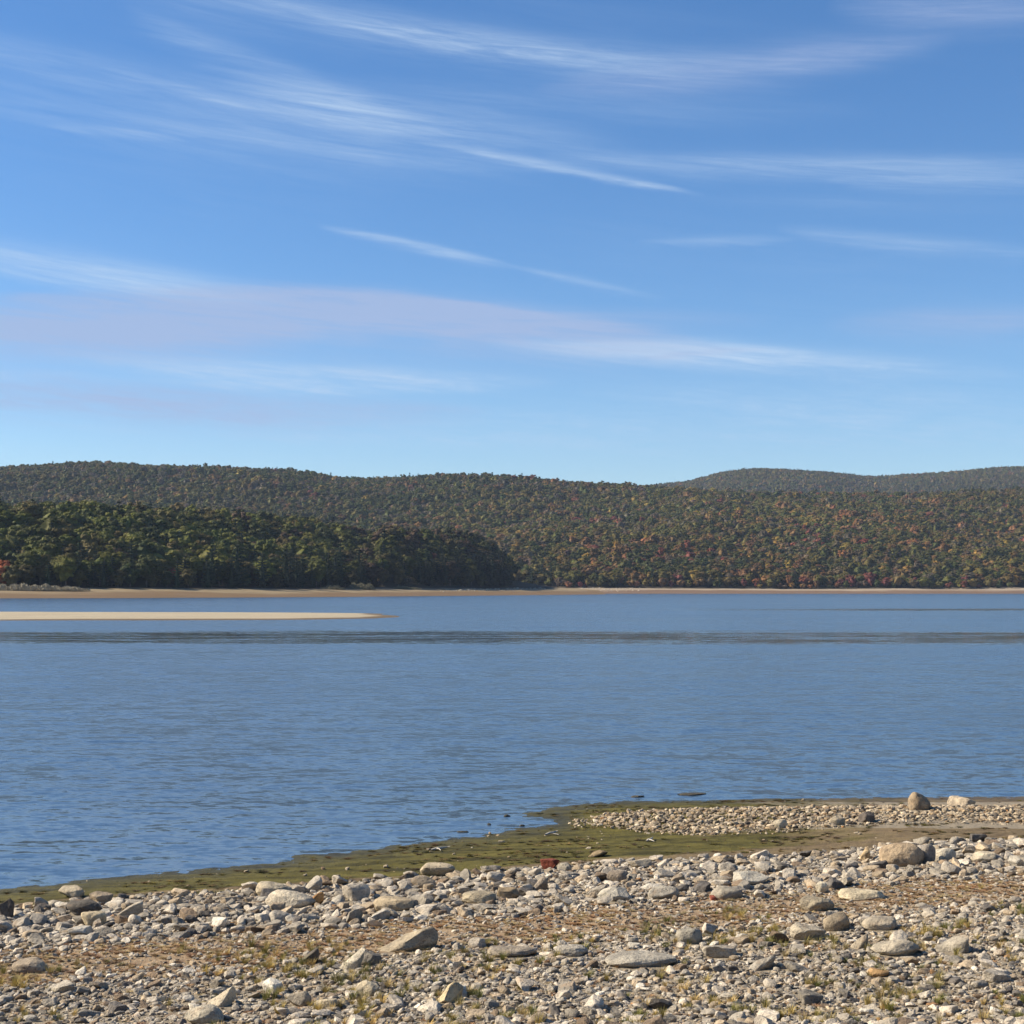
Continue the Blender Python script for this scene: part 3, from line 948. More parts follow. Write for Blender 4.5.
def broadleaf(seed, H, Rr, z0, clumps, per, lsize, cores=True):
    r = np.random.default_rng(seed); C = []; B = []; NR = []
    mid = (z0 + H) / 2; hz = (H - z0) / 2
    for i in range(clumps):
        d = r.normal(size=3); d[2] = abs(d[2]) * 0.9 + (-0.35 if r.uniform() < 0.35 else 0.0)
        d /= np.linalg.norm(d)
        rr = r.uniform(0.55, 0.95)
        c = np.array([d[0] * Rr * rr, d[1] * Rr * rr, mid - hz * 0.15 + d[2] * hz * rr])
        cr = Rr * r.uniform(0.22, 0.36)
        q = r.normal(size=(per, 3)); q /= np.linalg.norm(q, axis=1)[:, None]
        q[:, 2] = np.where(q[:, 2] < -0.3, -q[:, 2], q[:, 2])
        C.append(c + q * cr * np.array([1.1, 1.1, 0.75]) * r.uniform(0.75, 1.12, (per, 1)))
        NR.append(q + d * 0.45 + np.array([0, 0, 0.15]))
        if cores: B.append(blob(c, (cr * 0.85, cr * 0.85, cr * 0.55), seed * 99 + i, 1, 0.3))
    if cores: B.append(blob((0, 0, mid - hz * 0.1), (Rr * 0.62, Rr * 0.62, hz * 0.72), seed, 2, 0.35))
    V, Fc = leaves(np.concatenate(C), lsize, r, nrm=np.concatenate(NR))
    return tri2quad_join(V, Fc, B)


def conifer(seed, H, Rr, z0, step, per, lsize):
    r = np.random.default_rng(seed); C = []; B = []
    z = z0
    while z < H - 0.4:
        t = (z - z0) / (H - z0)
        rad = Rr * (1 - t) ** 0.75 * (0.55 + 0.45 * min(1, t * 6 + 0.3))
        nb = 5 + int(3 * (1 - t))
        a0 = r.uniform(0, 6.28)
        for k in range(nb):
            a = a0 + 6.283 * k / nb + r.normal() * 0.25
            L_ = rad * r.uniform(0.55, 1.15)
            s = r.uniform(0.15, 1, per) ** 0.7
            wv = L_ * 0.26 * (1.1 - s) + 0.25
            lat = r.normal(size=per) * wv
            cx = math.cos(a) * s * L_ - math.sin(a) * lat; cy = math.sin(a) * s * L_ + math.cos(a) * lat
            cz = z + s * L_ * 0.16 - 0.1 * lat ** 2 + r.normal(size=per) * 0.14
            C.append(np.stack([cx, cy, cz], 1))
        z += step * r.uniform(0.75, 1.25)
    v, f = ico(2); v = v.copy()
    zz = (v[:, 2] + 1) / 2
    prof = (1 - zz) ** 0.8 * Rr * 0.30
    hyp = np.hypot(v[:, 0], v[:, 1]) + 1e-6
    v2 = np.stack([v[:, 0] / hyp * prof, v[:, 1] / hyp * prof, z0 + zz * (H - z0) * 0.93], 1)
    B.append((v2, f))
    C.append(np.array([[0, 0, H - 0.3], [0.1, 0, H - 0.8], [-0.1, 0.1, H - 1.1], [0, -0.1, H - 1.5]]))
    V, Fc = leaves(np.concatenate(C), lsize, r, up=0.45)
    return tri2quad_join(V, Fc, B)


def trunk(seed, H, rad, limbs=5):
    r = np.random.default_rng(seed)
    p = [(0, 0, -0.6)] + [(r.normal() * 0.15 * k, r.normal() * 0.15 * k, H * k / 5.0) for k in range(1, 6)]
    parts = [tube(p, [rad * 1.25, rad, rad * 0.85, rad * 0.65, rad * 0.45, rad * 0.15])]
    for k in range(limbs):
        z = H * r.uniform(0.3, 0.75); a = r.uniform(0, 6.28); L_ = H * r.uniform(0.12, 0.22)
        parts.append(tube([(0, 0, z), (math.cos(a) * L_ * 0.6, math.sin(a) * L_ * 0.6, z + L_ * 0.5), (math.cos(a) * L_, math.sin(a) * L_, z + L_ * 1.1)],
                          [rad * 0.4, rad * 0.25, rad * 0.06], 5))
    v_, f_ = join(parts)
    return v_, f_


# far wood sources (low detail)
wood_coll = bpy.data.collections.new('wood_shapes')
names = []
for i in range(8):
    vv, ff = broadleaf(20 + i, 14.5 + (i % 3) * 1.5, 5.4 + 0.5 * (i % 4), 2.0, 16, 30, 0.55)
    mm = np_mesh('far_tree', vv, ff); mm.materials.append(M_leaf_i)
    o = bpy.data.objects.new('wood_a%d' % i, mm); wood_coll.objects.link(o)
for i in range(4):
    vv, ff = conifer(40 + i, 18, 5.2, 2.0, 1.8, 11, 0.75)
    mm = np_mesh('far_pine', vv, ff); mm.materials.append(M_leaf_i)
    o = bpy.data.objects.new('wood_b%d' % i, mm); wood_coll.objects.link(o)

G1, G2, G3 = (0.052, 0.062, 0.018), (0.076, 0.076, 0.020), (0.105, 0.088, 0.026)
BR = (0.125, 0.080, 0.036); YE = (0.20, 0.145, 0.035); OR = (0.19, 0.10, 0.045); RE = (0.15, 0.055, 0.04); GY = (0.095, 0.080, 0.055); PN = (0.026, 0.045, 0.022)
CW = np.array([G1, G2, G3, BR, YE, OR, RE, GY, PN])


def wood_colors(x, y, px, py):
    n = len(x)
    c1 = fbm(x * 0.006, y * 0.006, 101, 3); c2 = fbm(x * 0.02, y * 0.02, 103, 2); c3 = fbm(x * 0.012, y * 0.009, 107, 3)
    autumn = sstep(380, 620, px) * (0.35 + 0.65 * sstep(480, 560, py)) + 0.12
    w = np.zeros((n, 9))
    w[:, 0] = 0.8 - 1.1 * c1; w[:, 1] = 0.9 + 0.5 * c1; w[:, 2] = 0.65 + 1.4 * c1
    w[:, 3] = 0.30 + 0.9 * autumn * np.clip(c3 + 0.4, 0, 1)
    w[:, 4] = 0.04 + 0.8 * autumn * np.clip(c2 * 1.4, 0, 1)
    w[:, 5] = 0.015 + 0.8 * autumn * np.clip(c3 * 1.6 - 0.15, 0, 1)
    w[:, 6] = 0.008 + 1.2 * autumn * np.clip(-c1 * 1.7 - 0.35, 0, 1) * (0.4 + 1.6 * sstep(540, 585, py))
    w[:, 7] = 0.35 + 0.5 * np.clip(-c3, 0, 1)
    w[:, 8] = 0.10 + 0.8 * sstep(535, 580, py) * np.clip(c1 + 0.35, 0, 1)
    w = np.clip(w, 0, None); w /= w.sum(1)[:, None]
    u = rng.uniform(size=(n, 1))
    k = (u > np.cumsum(w, 1)).sum(1).clip(0, 8)
    col = CW[k] * rng.uniform(0.92, 1.4, n)[:, None]
    col = col * (1 + 0.06 * rng.normal(size=(n, 3)))
    big = fbm(x * 0.0035, y * 0.0022, 151, 3)
    col = col * (1 + 0.35 * big)[:, None] * np.stack([1 + 0.10 * autumn * (1 + c3), 1 + 0 * big, 1 - 0.1 * autumn], 1)
    # reddish scrub along the water's edge
    return np.clip(col, 0.005, 1), k


def jitter_grid(x0, x1, y0, y1, sp):
    gx = np.arange(x0, x1, sp); gy = np.arange(y0, y1, sp)
    A, B = np.meshgrid(gx, gy)
    A = A + (np.arange(len(gy)) % 2)[:, None] * sp * 0.5
    A = A.ravel() + rng.uniform(-0.42, 0.42, A.size) * sp; B = B.ravel() + rng.uniform(-0.42, 0.42, B.size) * sp
    return A, B


pts = []
A, B = jitter_grid(-1100, 1250, 1370, 2760, 7.5)
px_ = 512 + F * A / B
z_ = hill_z(A, B)
rdv = interp(np.clip(px_, -400, 1400), RDIST)
ok = (px_ > -130) & (px_ < 1150) & (B > far_edge(A) + 88 + 8 * vnoise(A * 0.03, A * 0, 111)) & (B < rdv + 45)
A, B, z_, px_ = A[ok], B[ok], z_[ok], px_[ok]
_, py_ = project(A, B, z_ + 10)
col, k = wood_colors(A, B, px_, py_)
s_ = rng.uniform(0.62, 1.08, len(A))
big_patch = 1 + 0.22 * fbm(A * 0.01, B * 0.01, 115, 2); s_ = s_ * big_patch
front_row = B < far_edge(A) + 105
s_ = np.where(front_row, s_ * rng.uniform(0.45, 1.0, len(A)), s_)
redf = front_row & (rng.uniform(size=len(A)) < 0.06 + 0.35 * np.clip(fbm(A * 0.012, A * 0, 131, 2) * 2, 0, 1)) & (px_ > 520)
col[redf] = np.array([(0.15, 0.045, 0.04), (0.19, 0.09, 0.05), (0.12, 0.04, 0.04)])[rng.integers(0, 3, redf.sum())]
idx = np.where(k == 8, 8 + rng.integers(0, 4, len(A)), rng.integers(0, 8, len(A)))
# emergent pines on the skyline
crest = (px_ > 395) & (px_ < 470) & (np.abs(B - interp(px_, RDIST)) < 14) & (rng.uniform(size=len(A)) < 0.28)
idx[crest] = 8 + rng.integers(0, 4, crest.sum()); s_[crest] *= 1.15; col[crest] = PN
n1 = len(A)
print('far trees', n1)
ax = rng.uniform(0.85, 1.12, n1); sz = np.stack([s_ * ax, s_ * ax, s_ * rng.uniform(0.7, 1.0, n1)], 1)
o = scatter('forest', np.stack([A, B, z_ - 0.8], 1), np.stack([A * 0, A * 0, rng.uniform(0, 6.28, n1)], 1), sz, idx, col, wood_coll)
tag(o, 'autumn hillside forest beyond the lake in green, olive, yellow and red', 'forest', kind='stuff')

A, B = jitter_grid(350, 2000, 3500, 4300, 8.8)
px_ = 512 + F * A / B
ok = (px_ > 650) & (px_ < 1150)
A, B, px_ = A[ok], B[ok], px_[ok]
z_ = hill2_z(A, B)
col, k = wood_colors(A, B, px_ * 0 + 350, px_ * 0 + 470)
s_ = rng.uniform(0.75, 1.15, len(A)); n1 = len(A)
idx = np.where(rng.uniform(size=n1) < 0.12, 8 + rng.integers(0, 4, n1), rng.integers(0, 8, n1))
o = scatter('forest', np.stack([A, B, z_ - 0.8], 1), np.stack([A * 0, A * 0, rng.uniform(0, 6.28, n1)], 1), np.stack([s_] * 3, 1), idx, col * 0.95, wood_coll)
tag(o, 'dusky blue green forest on the farthest ridge', 'forest', kind='stuff')
print('ridge trees', n1)

# ---- trees of the wooded point
KIND = {}
def proto(kind, seed):
    if kind == 'pine':
        vv, ff = conifer(seed, 21, 7.0, 0.8, 1.7, 40, 0.45)
        tv, tf = trunk(seed, 22, 0.28, 0)
    elif kind == 'broad':
        vv, ff = broadleaf(seed, 17, 5.6, 2.5, 55, 60, 0.36)
        tv, tf = trunk(seed, 14, 0.26, 5)
    else:      # bushy edge tree, foliage to the ground
        vv, ff = broadleaf(seed, 12, 4.6, 0.4, 45, 55, 0.34)
        tv, tf = trunk(seed, 9, 0.18, 4)
    c = np_mesh('crown', vv, ff); c.materials.append(M_leaf_o)
    t_ = np_mesh('trunk', tv, tf, True); t_.materials.append(M_bark)
    return c, t_


for kd, cnt in (('pine', 5), ('broad', 6), ('bush', 3)):
    KIND[kd] = [proto(kd, 700 + 13 * i + len(kd)) for i in range(cnt)]
CATN = {'pine': 'pine_tree', 'broad': 'broadleaf_tree', 'bush': 'bushy_tree'}


def make_tree(kd, x, y, z, s, color, label, group=None, sz=1.0):
    root = bpy.data.objects.new(CATN[kd], None); COL.objects.link(root)
    root.location = (x, y, z); root.scale = (s, s, s * sz); root.rotation_euler = (0, 0, rnd.uniform(0, 6.28))
    c, t_ = KIND[kd][rnd.randrange(len(KIND[kd]))]
    a = bpy.data.objects.new('crown', c); b = bpy.data.objects.new('trunk', t_)
    for q in (a, b):
        COL.objects.link(q); q.parent = root
    a.color = (*color, 1)
    tag(root, label, 'tree', group)
    return root


special = [  # px, distance behind the tree line (m), kind, scale, colour, label
    (4, 4, 'bush', 1.15, (0.30, 0.085, 0.03), 'orange red bushy tree at the near end of the wooded point, above the reeds'),
    (175, 14, 'broad', 0.62, (0.24, 0.045, 0.035), 'bright red maple glowing among dark pines of the wooded point'),
    (146, 16, 'broad', 0.85, (0.13, 0.060, 0.040), 'dull maroon tree beside the bright red maple'),
    (340, 10, 'pine', 1.28, (0.040, 0.062, 0.030), 'tallest broad pine standing out in the middle of the wooded point'),
    (212, 8, 'pine', 1.12, (0.036, 0.056, 0.030), 'tall pine right of the bright red maple'),
    (110, 62, 'broad', 0.7, (0.26, 0.13, 0.035), 'small orange tree high in the green canopy of the point'),
    (458, 24, 'pine', 1.05, (0.045, 0.060, 0.028), 'pine poking above the canopy near the tip of the point'),
    (430, 26, 'broad', 0.9, (0.14, 0.055, 0.035), 'rust red tree in the canopy near the tip of the point'),
    (506, 4, 'bush', 1.2, (0.030, 0.042, 0.020), 'last dark tree at the very tip of the wooded point'),
]
ntree = 0
spos = []


def edge_point(px, back):
    """a spot on the point this far behind its tree line, along the view of that column"""
    u = (px - 512) / F
    ys_ = np.arange(600, 1250, 1.0)
    sd = signed_dist(u * ys_, ys_, pen)
    i = int(np.argmax(sd > 54 + back)) if (sd > 54 + back).any() else int(np.argmax(sd))
    y = ys_[i]
    return u * y, y


for (cx, back, kd, s, colr, lab) in special:
    x, y = edge_point(cx, back)
    z = float(pen_z(np.array([x]), np.array([y]))[0])
    make_tree(kd, x, y, z, s, colr, lab); spos.append((x, y)); ntree += 1

A, B = jitter_grid(-640, 60, 640, 1250, 7.6)
sd = signed_dist(A, B, pen); px_ = 512 + F * A / B
ok = (sd > 54) & (px_ > -130) & (px_ < 511) & (A < -2)
A, B, sd, px_ = A[ok], B[ok], sd[ok], px_[ok]
for (sx, sy) in spos:
    q = (A - sx) ** 2 + (B - sy) ** 2 > 36
    A, B, sd, px_ = A[q], B[q], sd[q], px_[q]
z_ = pen_z(A, B)
# front to back: which ones show
inview = (px_ > 2) & (px_ < 1022)
ordr = np.argsort(np.where(inview, sd, 1e6 + sd))
things = ordr[:298 - ntree]
tset = set(int(i) for i in things)
left_pts = []
TG = {'pine': ((0.030, 0.048, 0.026), (0.038, 0.056, 0.027), (0.026, 0.042, 0.026)),
      'broad': ((0.090, 0.098, 0.016), (0.12, 0.118, 0.022), (0.062, 0.070, 0.018), (0.115, 0.090, 0.028)),
      'bush': ((0.055, 0.066, 0.020), (0.075, 0.066, 0.022), (0.090, 0.075, 0.025))}
LAB = {'pine': {0: 'dark green pine in the front row of the wooded point, branched to the ground',
                1: 'dark pine top rising behind the front row of the wooded point'},
       'broad': {0: 'round olive broadleaf tree in the front row of the wooded point',
                 1: 'round olive green crown in the canopy behind the front row of the point'},
       'bush': {0: 'low bushy green tree filling the front edge of the wooded point',
                1: 'low bushy crown just behind the front edge of the point'}}
for i in range(len(A)):
    s_d = sd[i]
    fr_ = s_d < 64
    tip = px_[i] > 380
    u_ = rnd.random()
    if fr_: kd = 'pine' if u_ < (0.42 if px_[i] < 300 else 0.62) else ('bush' if u_ < 0.84 else 'broad')
    elif s_d < 85: kd = 'pine' if u_ < 0.35 else 'broad'
    else: kd = 'pine' if u_ < 0.16 else 'broad'
    s = rnd.uniform(0.75, 1.08)
    if kd == 'pine': s *= rnd.uniform(0.75, 1.08)
    s *= float(interp(px_[i], [(0, 1), (400, 1.0), (440, 1.06), (480, 1.15), (500, 1.2), (512, 1.1)]))
    cset = TG[kd]; cc = cset[rnd.randrange(len(cset))]
    g = rnd.uniform(0.8, 1.25) * float(interp(px_[i], [(250, 1.0), (400, 0.7), (512, 0.52)])); cc = tuple(q * g * rnd.uniform(0.93, 1.07) for q in cc)  # darker towards the tip: shade of the point put into the foliage colour
    rustk = kd == 'broad' and rnd.random() < (0.15 if px_[i] > 330 else 0.03)
    if rustk: cc = (0.095 * g, 0.06 * g, 0.035 * g)
    if i in tset:
        lab = ('rusty brown crown among the green canopy of the wooded point' if rustk else LAB[kd][0 if fr_ else 1])
        make_tree(kd, A[i], B[i], z_[i] - 0.2, s, cc, lab, lab.replace('tree', 'trees').replace('crown', 'crowns').replace(' pine ', ' pines ', 1))
    elif s_d < 330:
        left_pts.append((A[i], B[i], z_[i] - 0.5, s * (1.15 if kd != 'pine' else 1.05), 8 + rnd.randrange(4) if kd == 'pine' else rnd.randrange(8), *cc))
LP = np.array(left_pts)
o = scatter('woods', LP[:, :3], np.stack([LP[:, 0] * 0, LP[:, 0] * 0, rng.uniform(0, 6.28, len(LP))], 1), np.stack([LP[:, 3]] * 3, 1), LP[:, 4].astype(int), LP[:, 5:8], wood_coll)
tag(o, 'dense green wood rising behind the edge trees of the point', 'woods', kind='stuff')
print('point things', len(tset) + ntree, 'rest', len(LP))

# ---- reeds and a pale bush on the beach of the point
def reed_clump(seed, wx, wy, h, n_, bw):
    r = np.random.default_rng(seed); V = []; Fc = []
    for b in range(n_):
        a = r.uniform(0, 6.283); q = math.sqrt(r.uniform())
        x = math.cos(a) * q * wx; y = math.sin(a) * q * wy
        hh = h * (1 - 0.8 * q ** 2.2) * r.uniform(0.35, 1.1) * (1 + 0.35 * math.sin(x * 0.9 + seed) * math.sin(x * 0.37))
        dx, dy = r.normal() * 0.25, r.normal() * 0.25
        an = r.uniform(0, 3.14); ex, ey = math.cos(an) * bw, math.sin(an) * bw
        k = len(V)
        V += [(x - ex, y - ey, -0.3), (x + ex, y + ey, -0.3), (x + dx + ex, y + dy + ey, hh), (x + dx - ex, y + dy - ey, hh)]
        Fc.append((k, k + 1, k + 2, k + 3))
    return np.array(V), np.array(Fc)


M_reed = plain('dry_reeds', (0.24, 0.20, 0.13), (0.42, 0.36, 0.25), 0.8)
M_bush = plain('pale_bush', (0.13, 0.12, 0.07), (0.24, 0.21, 0.13), 0.9)
for (cx, off, wx, wy, h, n_, mat_, nm, lab, cat, kd) in (
        (18, -14, 34, 5, 2.6, 5200, M_reed, 'reeds', 'strip of grey beige reeds on the beach of the wooded point', 'reeds', 'stuff'),
        (361, -13, 8.5, 5, 3.6, 2600, M_bush, 'shrub', 'pale grey green rounded shrub on the beach below the dark pines', 'shrub', None),
        (332, -11, 8, 4, 1.9, 1300, M_bush, 'shrub', 'low flat grey shrub beside the pale rounded one on the beach', 'shrub', None),
        (402, -8, 12, 3, 1.5, 1500, M_bush, 'shrub', 'faint low line of scrub between the pale shrub and the point tip', 'shrub', None)):
    x, y = edge_point(cx, off); z = float(pen_z(np.array([x]), np.array([y]))[0])
    vv, ff = reed_clump(int(cx), wx, wy, h, n_, 0.14)
    o = link(nm, np_mesh(nm, vv, ff), mat_); o.location = (x, y, z); tag(o, lab, cat, kind=kd)

# pale boulders scattered along the far beach: fused scatter of stones
N = 260
fx = rng.uniform(-60, 120, N); fpx = rng.uniform(440, 640, N)
ub = (fpx - 512) / F
fy = np.where(fpx < 545, interp(fpx, [(440, 905), (500, 1010), (545, 1120)]) + rng.uniform(8, 50, N), 1300 + rng.uniform(8, 70, N))
fx = ub * fy
fz = np.where(fpx < 545, pen_z(fx, fy), hill_z(fx, fy))
okk = fz > 0.2
fx, fy, fz = fx[okk], fy[okk], fz[okk]; k = len(fx)
ss = rng.uniform(0.25, 0.8, k)
o = scatter('rubble', np.stack([fx, fy, fz], 1), np.stack([fx * 0, fx * 0, rng.uniform(0, 6.2, k)], 1), np.stack([ss, ss, ss * 0.7], 1), rng.integers(0, 12, k),
            np.array([TONES['pale grey']] * k), hidden)
tag(o, 'pale stones strewn along the far beach past the tip of the point', 'stones', kind='stuff')

# ------------------------------------------------------------------ light, sky
SUN_EL, SUN_AZ = 35.0, -84.0      # azimuth measured from the view direction (+Y), negative = left
sl = bpy.data.lights.new('sun', 'SUN'); sl.energy = 5.0; sl.angle = R(0.53); sl.color = (1.0, 0.91, 0.76)
so = bpy.data.objects.new('sun', sl); COL.objects.link(so)
sdir = Vector((math.sin(R(SUN_AZ)) * math.cos(R(SUN_EL)), math.cos(R(SUN_AZ)) * math.cos(R(SUN_EL)), math.sin(R(SUN_EL))))
so.rotation_euler = sdir.to_track_quat('Z', 'Y').to_euler()
so.location = (-40, 0, 60)

world = bpy.data.worlds.new('World'); scene.world = world; world.use_nodes = True
nt = world.node_tree; t = NT(nt)
bg = nt.nodes['Background']
STR = 0.072
EXPO = 0.90
bg.inputs['Strength'].default_value = STR
sky = t.n('ShaderNodeTexSky', sky_type='NISHITA')
sky.sun_disc = False; sky.sun_elevation = R(SUN_EL); sky.sun_rotation = R(SUN_AZ)
sky.altitude = 200; sky.air_density = 1.0; sky.dust_density = 0.25; sky.ozone_density = 3.5
gen = t.n('ShaderNodeTexCoord').outputs['Generated']
dx, dy, dz = t.sep(gen)
az = t.math('ARCTAN2', dx, dy)
el = t.math('ARCSINE', dz)
uv = t.comb(az, el, 0.0)


def fibre(rot, sx, sy, scale, detail, rough, loc, dist=0.0):
    return t.noise(t.mapping(t.mapping(uv, rot=(0, 0, R(rot))), (sx, sy, 1), loc=loc), scale, detail, rough, dist=dist)


f1 = fibre(8, 5.0, 70, 1.0, 8, 0.66, (3, 1, 0), 0.5)
f2 = fibre(2, 6.0, 80, 1.0, 7, 0.66, (9, 4, 0), 0.5)
soft = fibre(6, 3.0, 9, 1.0, 4, 0.5, (1, 7, 0))
f1c = t.maprange(f1, 0.30, 0.72, 0.25, 1.25)
f2c = t.maprange(f2, 0.30, 0.72, 0.45, 1.15)
f3 = fibre(5, 14.0, 260, 1.0, 6, 0.7, (5, 2, 0), 0.8)
f3c = t.maprange(f3, 0.28, 0.72, 0.45, 1.4)
mott = t.maprange(fibre(4, 26, 150, 1.0, 4, 0.7, (2, 2, 0), 1.0), 0.35, 0.65, 0.3, 1.3)
low = t.maprange(el, 0.115, 0.17, 1.0, 0.0, True)
f1c = t.math('MULTIPLY', f1c, f3c)
f1c = t.math('MULTIPLY', f1c, t.math('ADD', t.math('MULTIPLY', low, t.math('SUBTRACT', mott, 1.0)), 1.0))
f2c = t.math('MULTIPLY', f2c, t.maprange(f3, 0.28, 0.72, 0.55, 1.4))
f2c = t.math('MULTIPLY', f2c, t.math('ADD', t.math('MULTIPLY', low, t.math('MULTIPLY', t.math('SUBTRACT', mott, 0.9), 0.45)), 1.0))
wobv = t.math('ADD', t.math('MULTIPLY', t.math('SUBTRACT', soft, 0.5), 0.014), t.math('MULTIPLY', t.math('SUBTRACT', f1, 0.5), 0.010))

grp = bpy.data.node_groups.new('cloud_streak', 'ShaderNodeTree')
for nm in ('az', 'el', 'caz', 'cel', 'cos', 'sin', 'invL', 'curve', 'invUp', 'invDown', 'amp'):
    grp.interface.new_socket(nm, in_out='INPUT', socket_type='NodeSocketFloat')
grp.interface.new_socket('d', in_out='OUTPUT', socket_type='NodeSocketFloat')
gt = NT(grp)
gi = gt.n('NodeGroupInput'); go = gt.n('NodeGroupOutput'); I = gi.outputs
du = gt.math('SUBTRACT', I['az'], I['caz']); dv = gt.math('SUBTRACT', I['el'], I['cel'])
p = gt.math('MULTIPLY', gt.math('ADD', gt.math('MULTIPLY', du, I['cos']), gt.math('MULTIPLY', dv, I['sin'])), I['invL'])
q = gt.math('SUBTRACT', gt.math('MULTIPLY', dv, I['cos']), gt.math('MULTIPLY', du, I['sin']))
p2 = gt.math('MULTIPLY', p, p)
q = gt.math('SUBTRACT', q, gt.math('MULTIPLY', p2, I['curve']))
isup = gt.math('GREATER_THAN', q, 0.0)
inv = gt.math('ADD', gt.math('MULTIPLY', isup, I['invUp']), gt.math('MULTIPLY', gt.math('SUBTRACT', 1.0, isup), I['invDown']))
# lens outline: the width shrinks towards both ends
lens = gt.math('MAXIMUM', gt.math('SUBTRACT', 1.0, p2), 0.0)
qs = gt.math('MULTIPLY', q, inv)
e = gt.math('POWER', 2.718, gt.math('MULTIPLY', gt.math('DIVIDE', gt.math('MULTIPLY', qs, qs), gt.math('ADD', gt.math('MULTIPLY', lens, 0.9), 0.1)), -1.0))
d = gt.math('MULTIPLY', gt.math('MULTIPLY', e, gt.math('POWER', lens, 0.8)), I['amp'])
gt.put(go.inputs['d'], d)

W, L2 = 'w', 'l'
streaks = [  # px, py, half length, up, down, slope deg (down to the right +), curvature px at the ends, amount, kind
    (370, 22, 330, 12, 20, 7, -4, 0.55, W), (740, 66, 210, 16, 18, -4, -3, 0.55, L2), (560, 52, 260, 14, 16, 5, 0, 0.40, W),
    (290, 76, 170, 10, 22, 17, 3, 0.50, W), (200, 92, 330, 14, 22, 7, 0, 0.42, W), (440, 122, 220, 18, 14, 9, -2, 0.42, W),
    (560, 168, 150, 5, 5, 10.5, -3, 0.60, W), (630, 183, 60, 2.5, 3, 8, -1, 0.55, W),
    (830, 165, 290, 9, 13, 4, -3, 0.50, W), (960, 182, 130, 7, 10, 5, 0, 0.42, W),
    (930, 245, 150, 6, 9, 9.5, 0, 0.45, W), (420, 246, 105, 4, 6, 11, -2, 0.70, W), (590, 283, 85, 4, 5, 12, 0, 0.40, W),
    (80, 272, 230, 15, 13, 5.5, -2, 1.0, W), (150, 292, 150, 6, 6, 3, 2, 0.35, W),
    (330, 297, 400, 9, 44, 1, -44, 1.05, L2), (60, 338, 260, 20, 24, -4, 0, 0.8, L2), (250, 140, 330, 22, 26, 5, 0, 0.22, W), (840, 400, 260, 16, 18, 3, 0, 0.30, W), (330, 385, 160, 5, 6, 1, 0, 0.5, W), (520, 316, 260, 8, 18, 1, 0, 0.40, L2),
    (650, 344, 170, 7, 16, 2.5, -2, 0.9, W), (780, 358, 240, 12, 15, 5, -2, 0.75, W), (700, 352, 70, 3, 4, -3, 0, 0.35, L2),
    (960, 318, 130, 10, 14, 1, 0, 0.55, L2), (150, 398, 340, 14, 24, 1.5, 0, 0.75, L2), (300, 370, 260, 9, 14, 2, 0, 0.95, W),
    (60, 376, 140, 4, 6, 1, 0, 0.45, W), (700, 430, 480, 24, 26, 1, 0, 0.38, W), (330, 436, 300, 4, 5, 1.5, 0, 0.25, W),
    (960, 12, 130, 18, 16, 7, 0, 0.45, L2), (715, 239, 80, 4, 5, 1, 0, 0.35, W), (125, 129, 75, 4, 5, 1, 0, 0.3, W),
    (330, 145, 240, 8, 10, 5, 0, 0.18, W), (600, 105, 280, 14, 16, 4, 0, 0.16, W), (860, 205, 200, 8, 10, 4, 0, 0.12, W),
]
sums = {W: None, L2: None}
for (cx, cy, hl, up_, dn, ang, cv, amp, kd) in streaks:
    ca, ce = azel(cx, cy)
    nd = t.n('ShaderNodeGroup'); nd.node_tree = grp
    t.put(nd.inputs['az'], az); t.put(nd.inputs['el'], t.math('ADD', el, wobv))
    a = -R(ang)
    for k_, v_ in (('caz', ca), ('cel', ce), ('cos', math.cos(a)), ('sin', math.sin(a)), ('invL', F / hl), ('curve', cv / F), ('invUp', F / up_), ('invDown', F / dn), ('amp', amp)):
        nd.inputs[k_].default_value = v_
    o_ = nd.outputs[0]
    sums[kd] = o_ if sums[kd] is None else t.math('ADD', sums[kd], o_)
# mottled ripples in the low patch
mot = fibre(3, 30, 120, 1.0, 3, 0.6, (2, 2, 0))
ca, ce = azel(300, 372)
wf = t.math('MULTIPLY', sums[W], f1c)
lf = t.math('MULTIPLY', sums[L2], f2c)
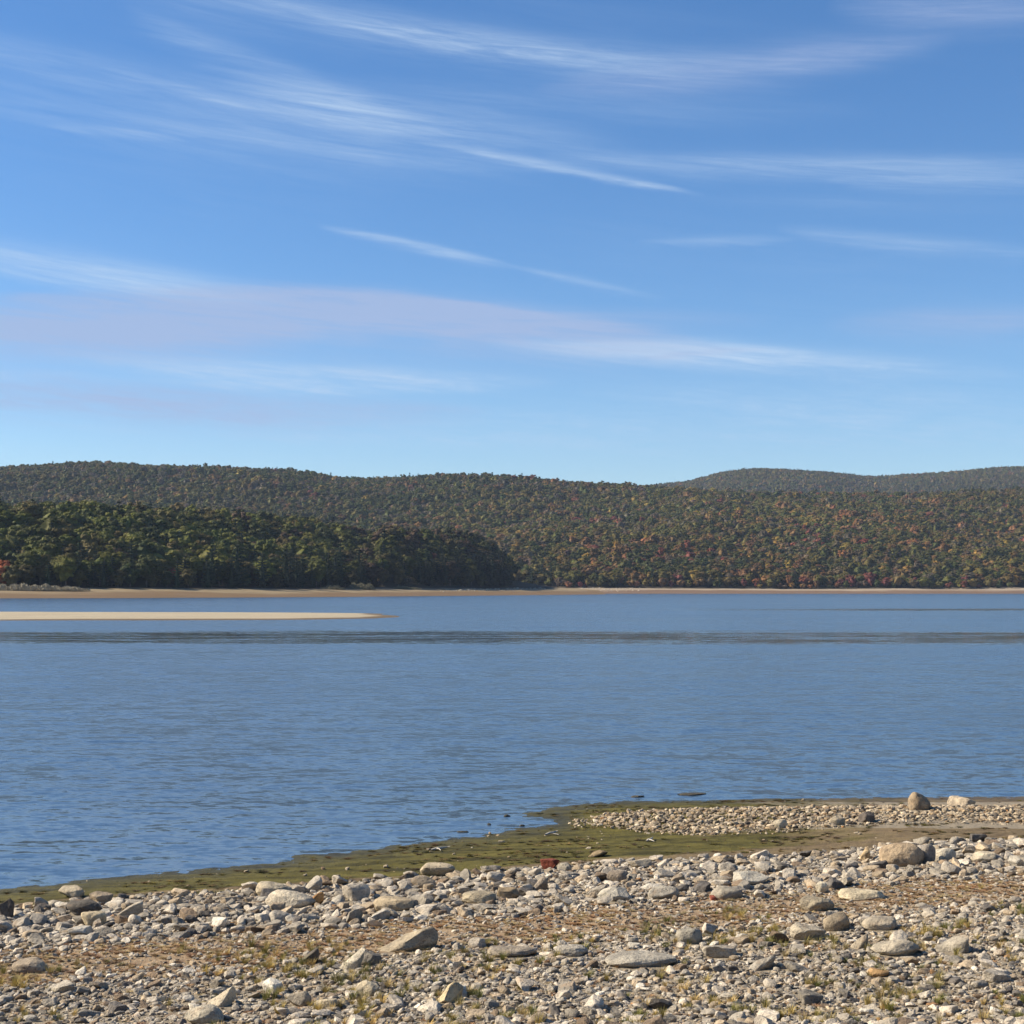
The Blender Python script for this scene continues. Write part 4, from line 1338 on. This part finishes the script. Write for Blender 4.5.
# faint random cirrus everywhere, so the rest of the dome is not empty
veil = t.math('MULTIPLY', t.maprange(f1, 0.4, 0.8, 0, 1), t.maprange(soft, 0.45, 0.7, 0, 1))
wf = t.math('ADD', wf, t.math('MULTIPLY', veil, 0.18))
skyc = sky.outputs[0]
hsv = t.n('ShaderNodeHueSaturation'); hsv.inputs['Saturation'].default_value = 1.2; t.put(hsv.inputs['Color'], skyc)


def sky_units(c): return tuple(q / STR / 2 ** EXPO for q in c)


hs = t.mix(1.0, hsv.outputs[0], (0.94, 1.0, 1.10), 'MULTIPLY')
c = t.mix(t.math('MINIMUM', t.math('MULTIPLY', wf, 0.8), 0.85), hs, sky_units((0.53, 0.69, 0.90)))
c = t.mix(t.math('MINIMUM', t.math('MULTIPLY', lf, 1.05), 0.85), c, sky_units((0.39, 0.50, 0.75)))
nt.links.new(c, bg.inputs['Color'])

# ------------------------------------------------------------------ air
HAZE = 0.000040
if HAZE:
    bm = bmesh.new(); bmesh.ops.create_cube(bm, size=1.0)
    me = bpy.data.meshes.new('haze'); bm.to_mesh(me); bm.free()
    m = bpy.data.materials.new('air'); m.use_nodes = True
    nt2 = m.node_tree; nt2.nodes.remove(nt2.nodes['Principled BSDF'])
    pv = nt2.nodes.new('ShaderNodeVolumePrincipled')
    pv.inputs['Color'].default_value = (0.62, 0.76, 1.0, 1); pv.inputs['Density'].default_value = HAZE
    nt2.links.new(pv.outputs[0], nt2.nodes['Material Output'].inputs['Volume'])
    o = link('haze', me, m)
    o.scale = (13400, 9900, 420 + 4.5); o.location = (0, 1750, (420 - 4.5) / 2)
    tag(o, 'thin blue air softening the far hills', 'haze', kind='stuff')

scene.view_settings.view_transform = 'Standard'
scene.view_settings.look = 'None'
scene.view_settings.exposure = EXPO
scene.view_settings.gamma = 1.0
scene.cycles.max_bounces = 6
scene.cycles.diffuse_bounces = 3
scene.cycles.glossy_bounces = 3
scene.cycles.transmission_bounces = 2
scene.cycles.volume_bounces = 0
scene.cycles.use_denoising = True
scene.cycles.use_adaptive_sampling = True
scene.cycles.adaptive_threshold = 0.02
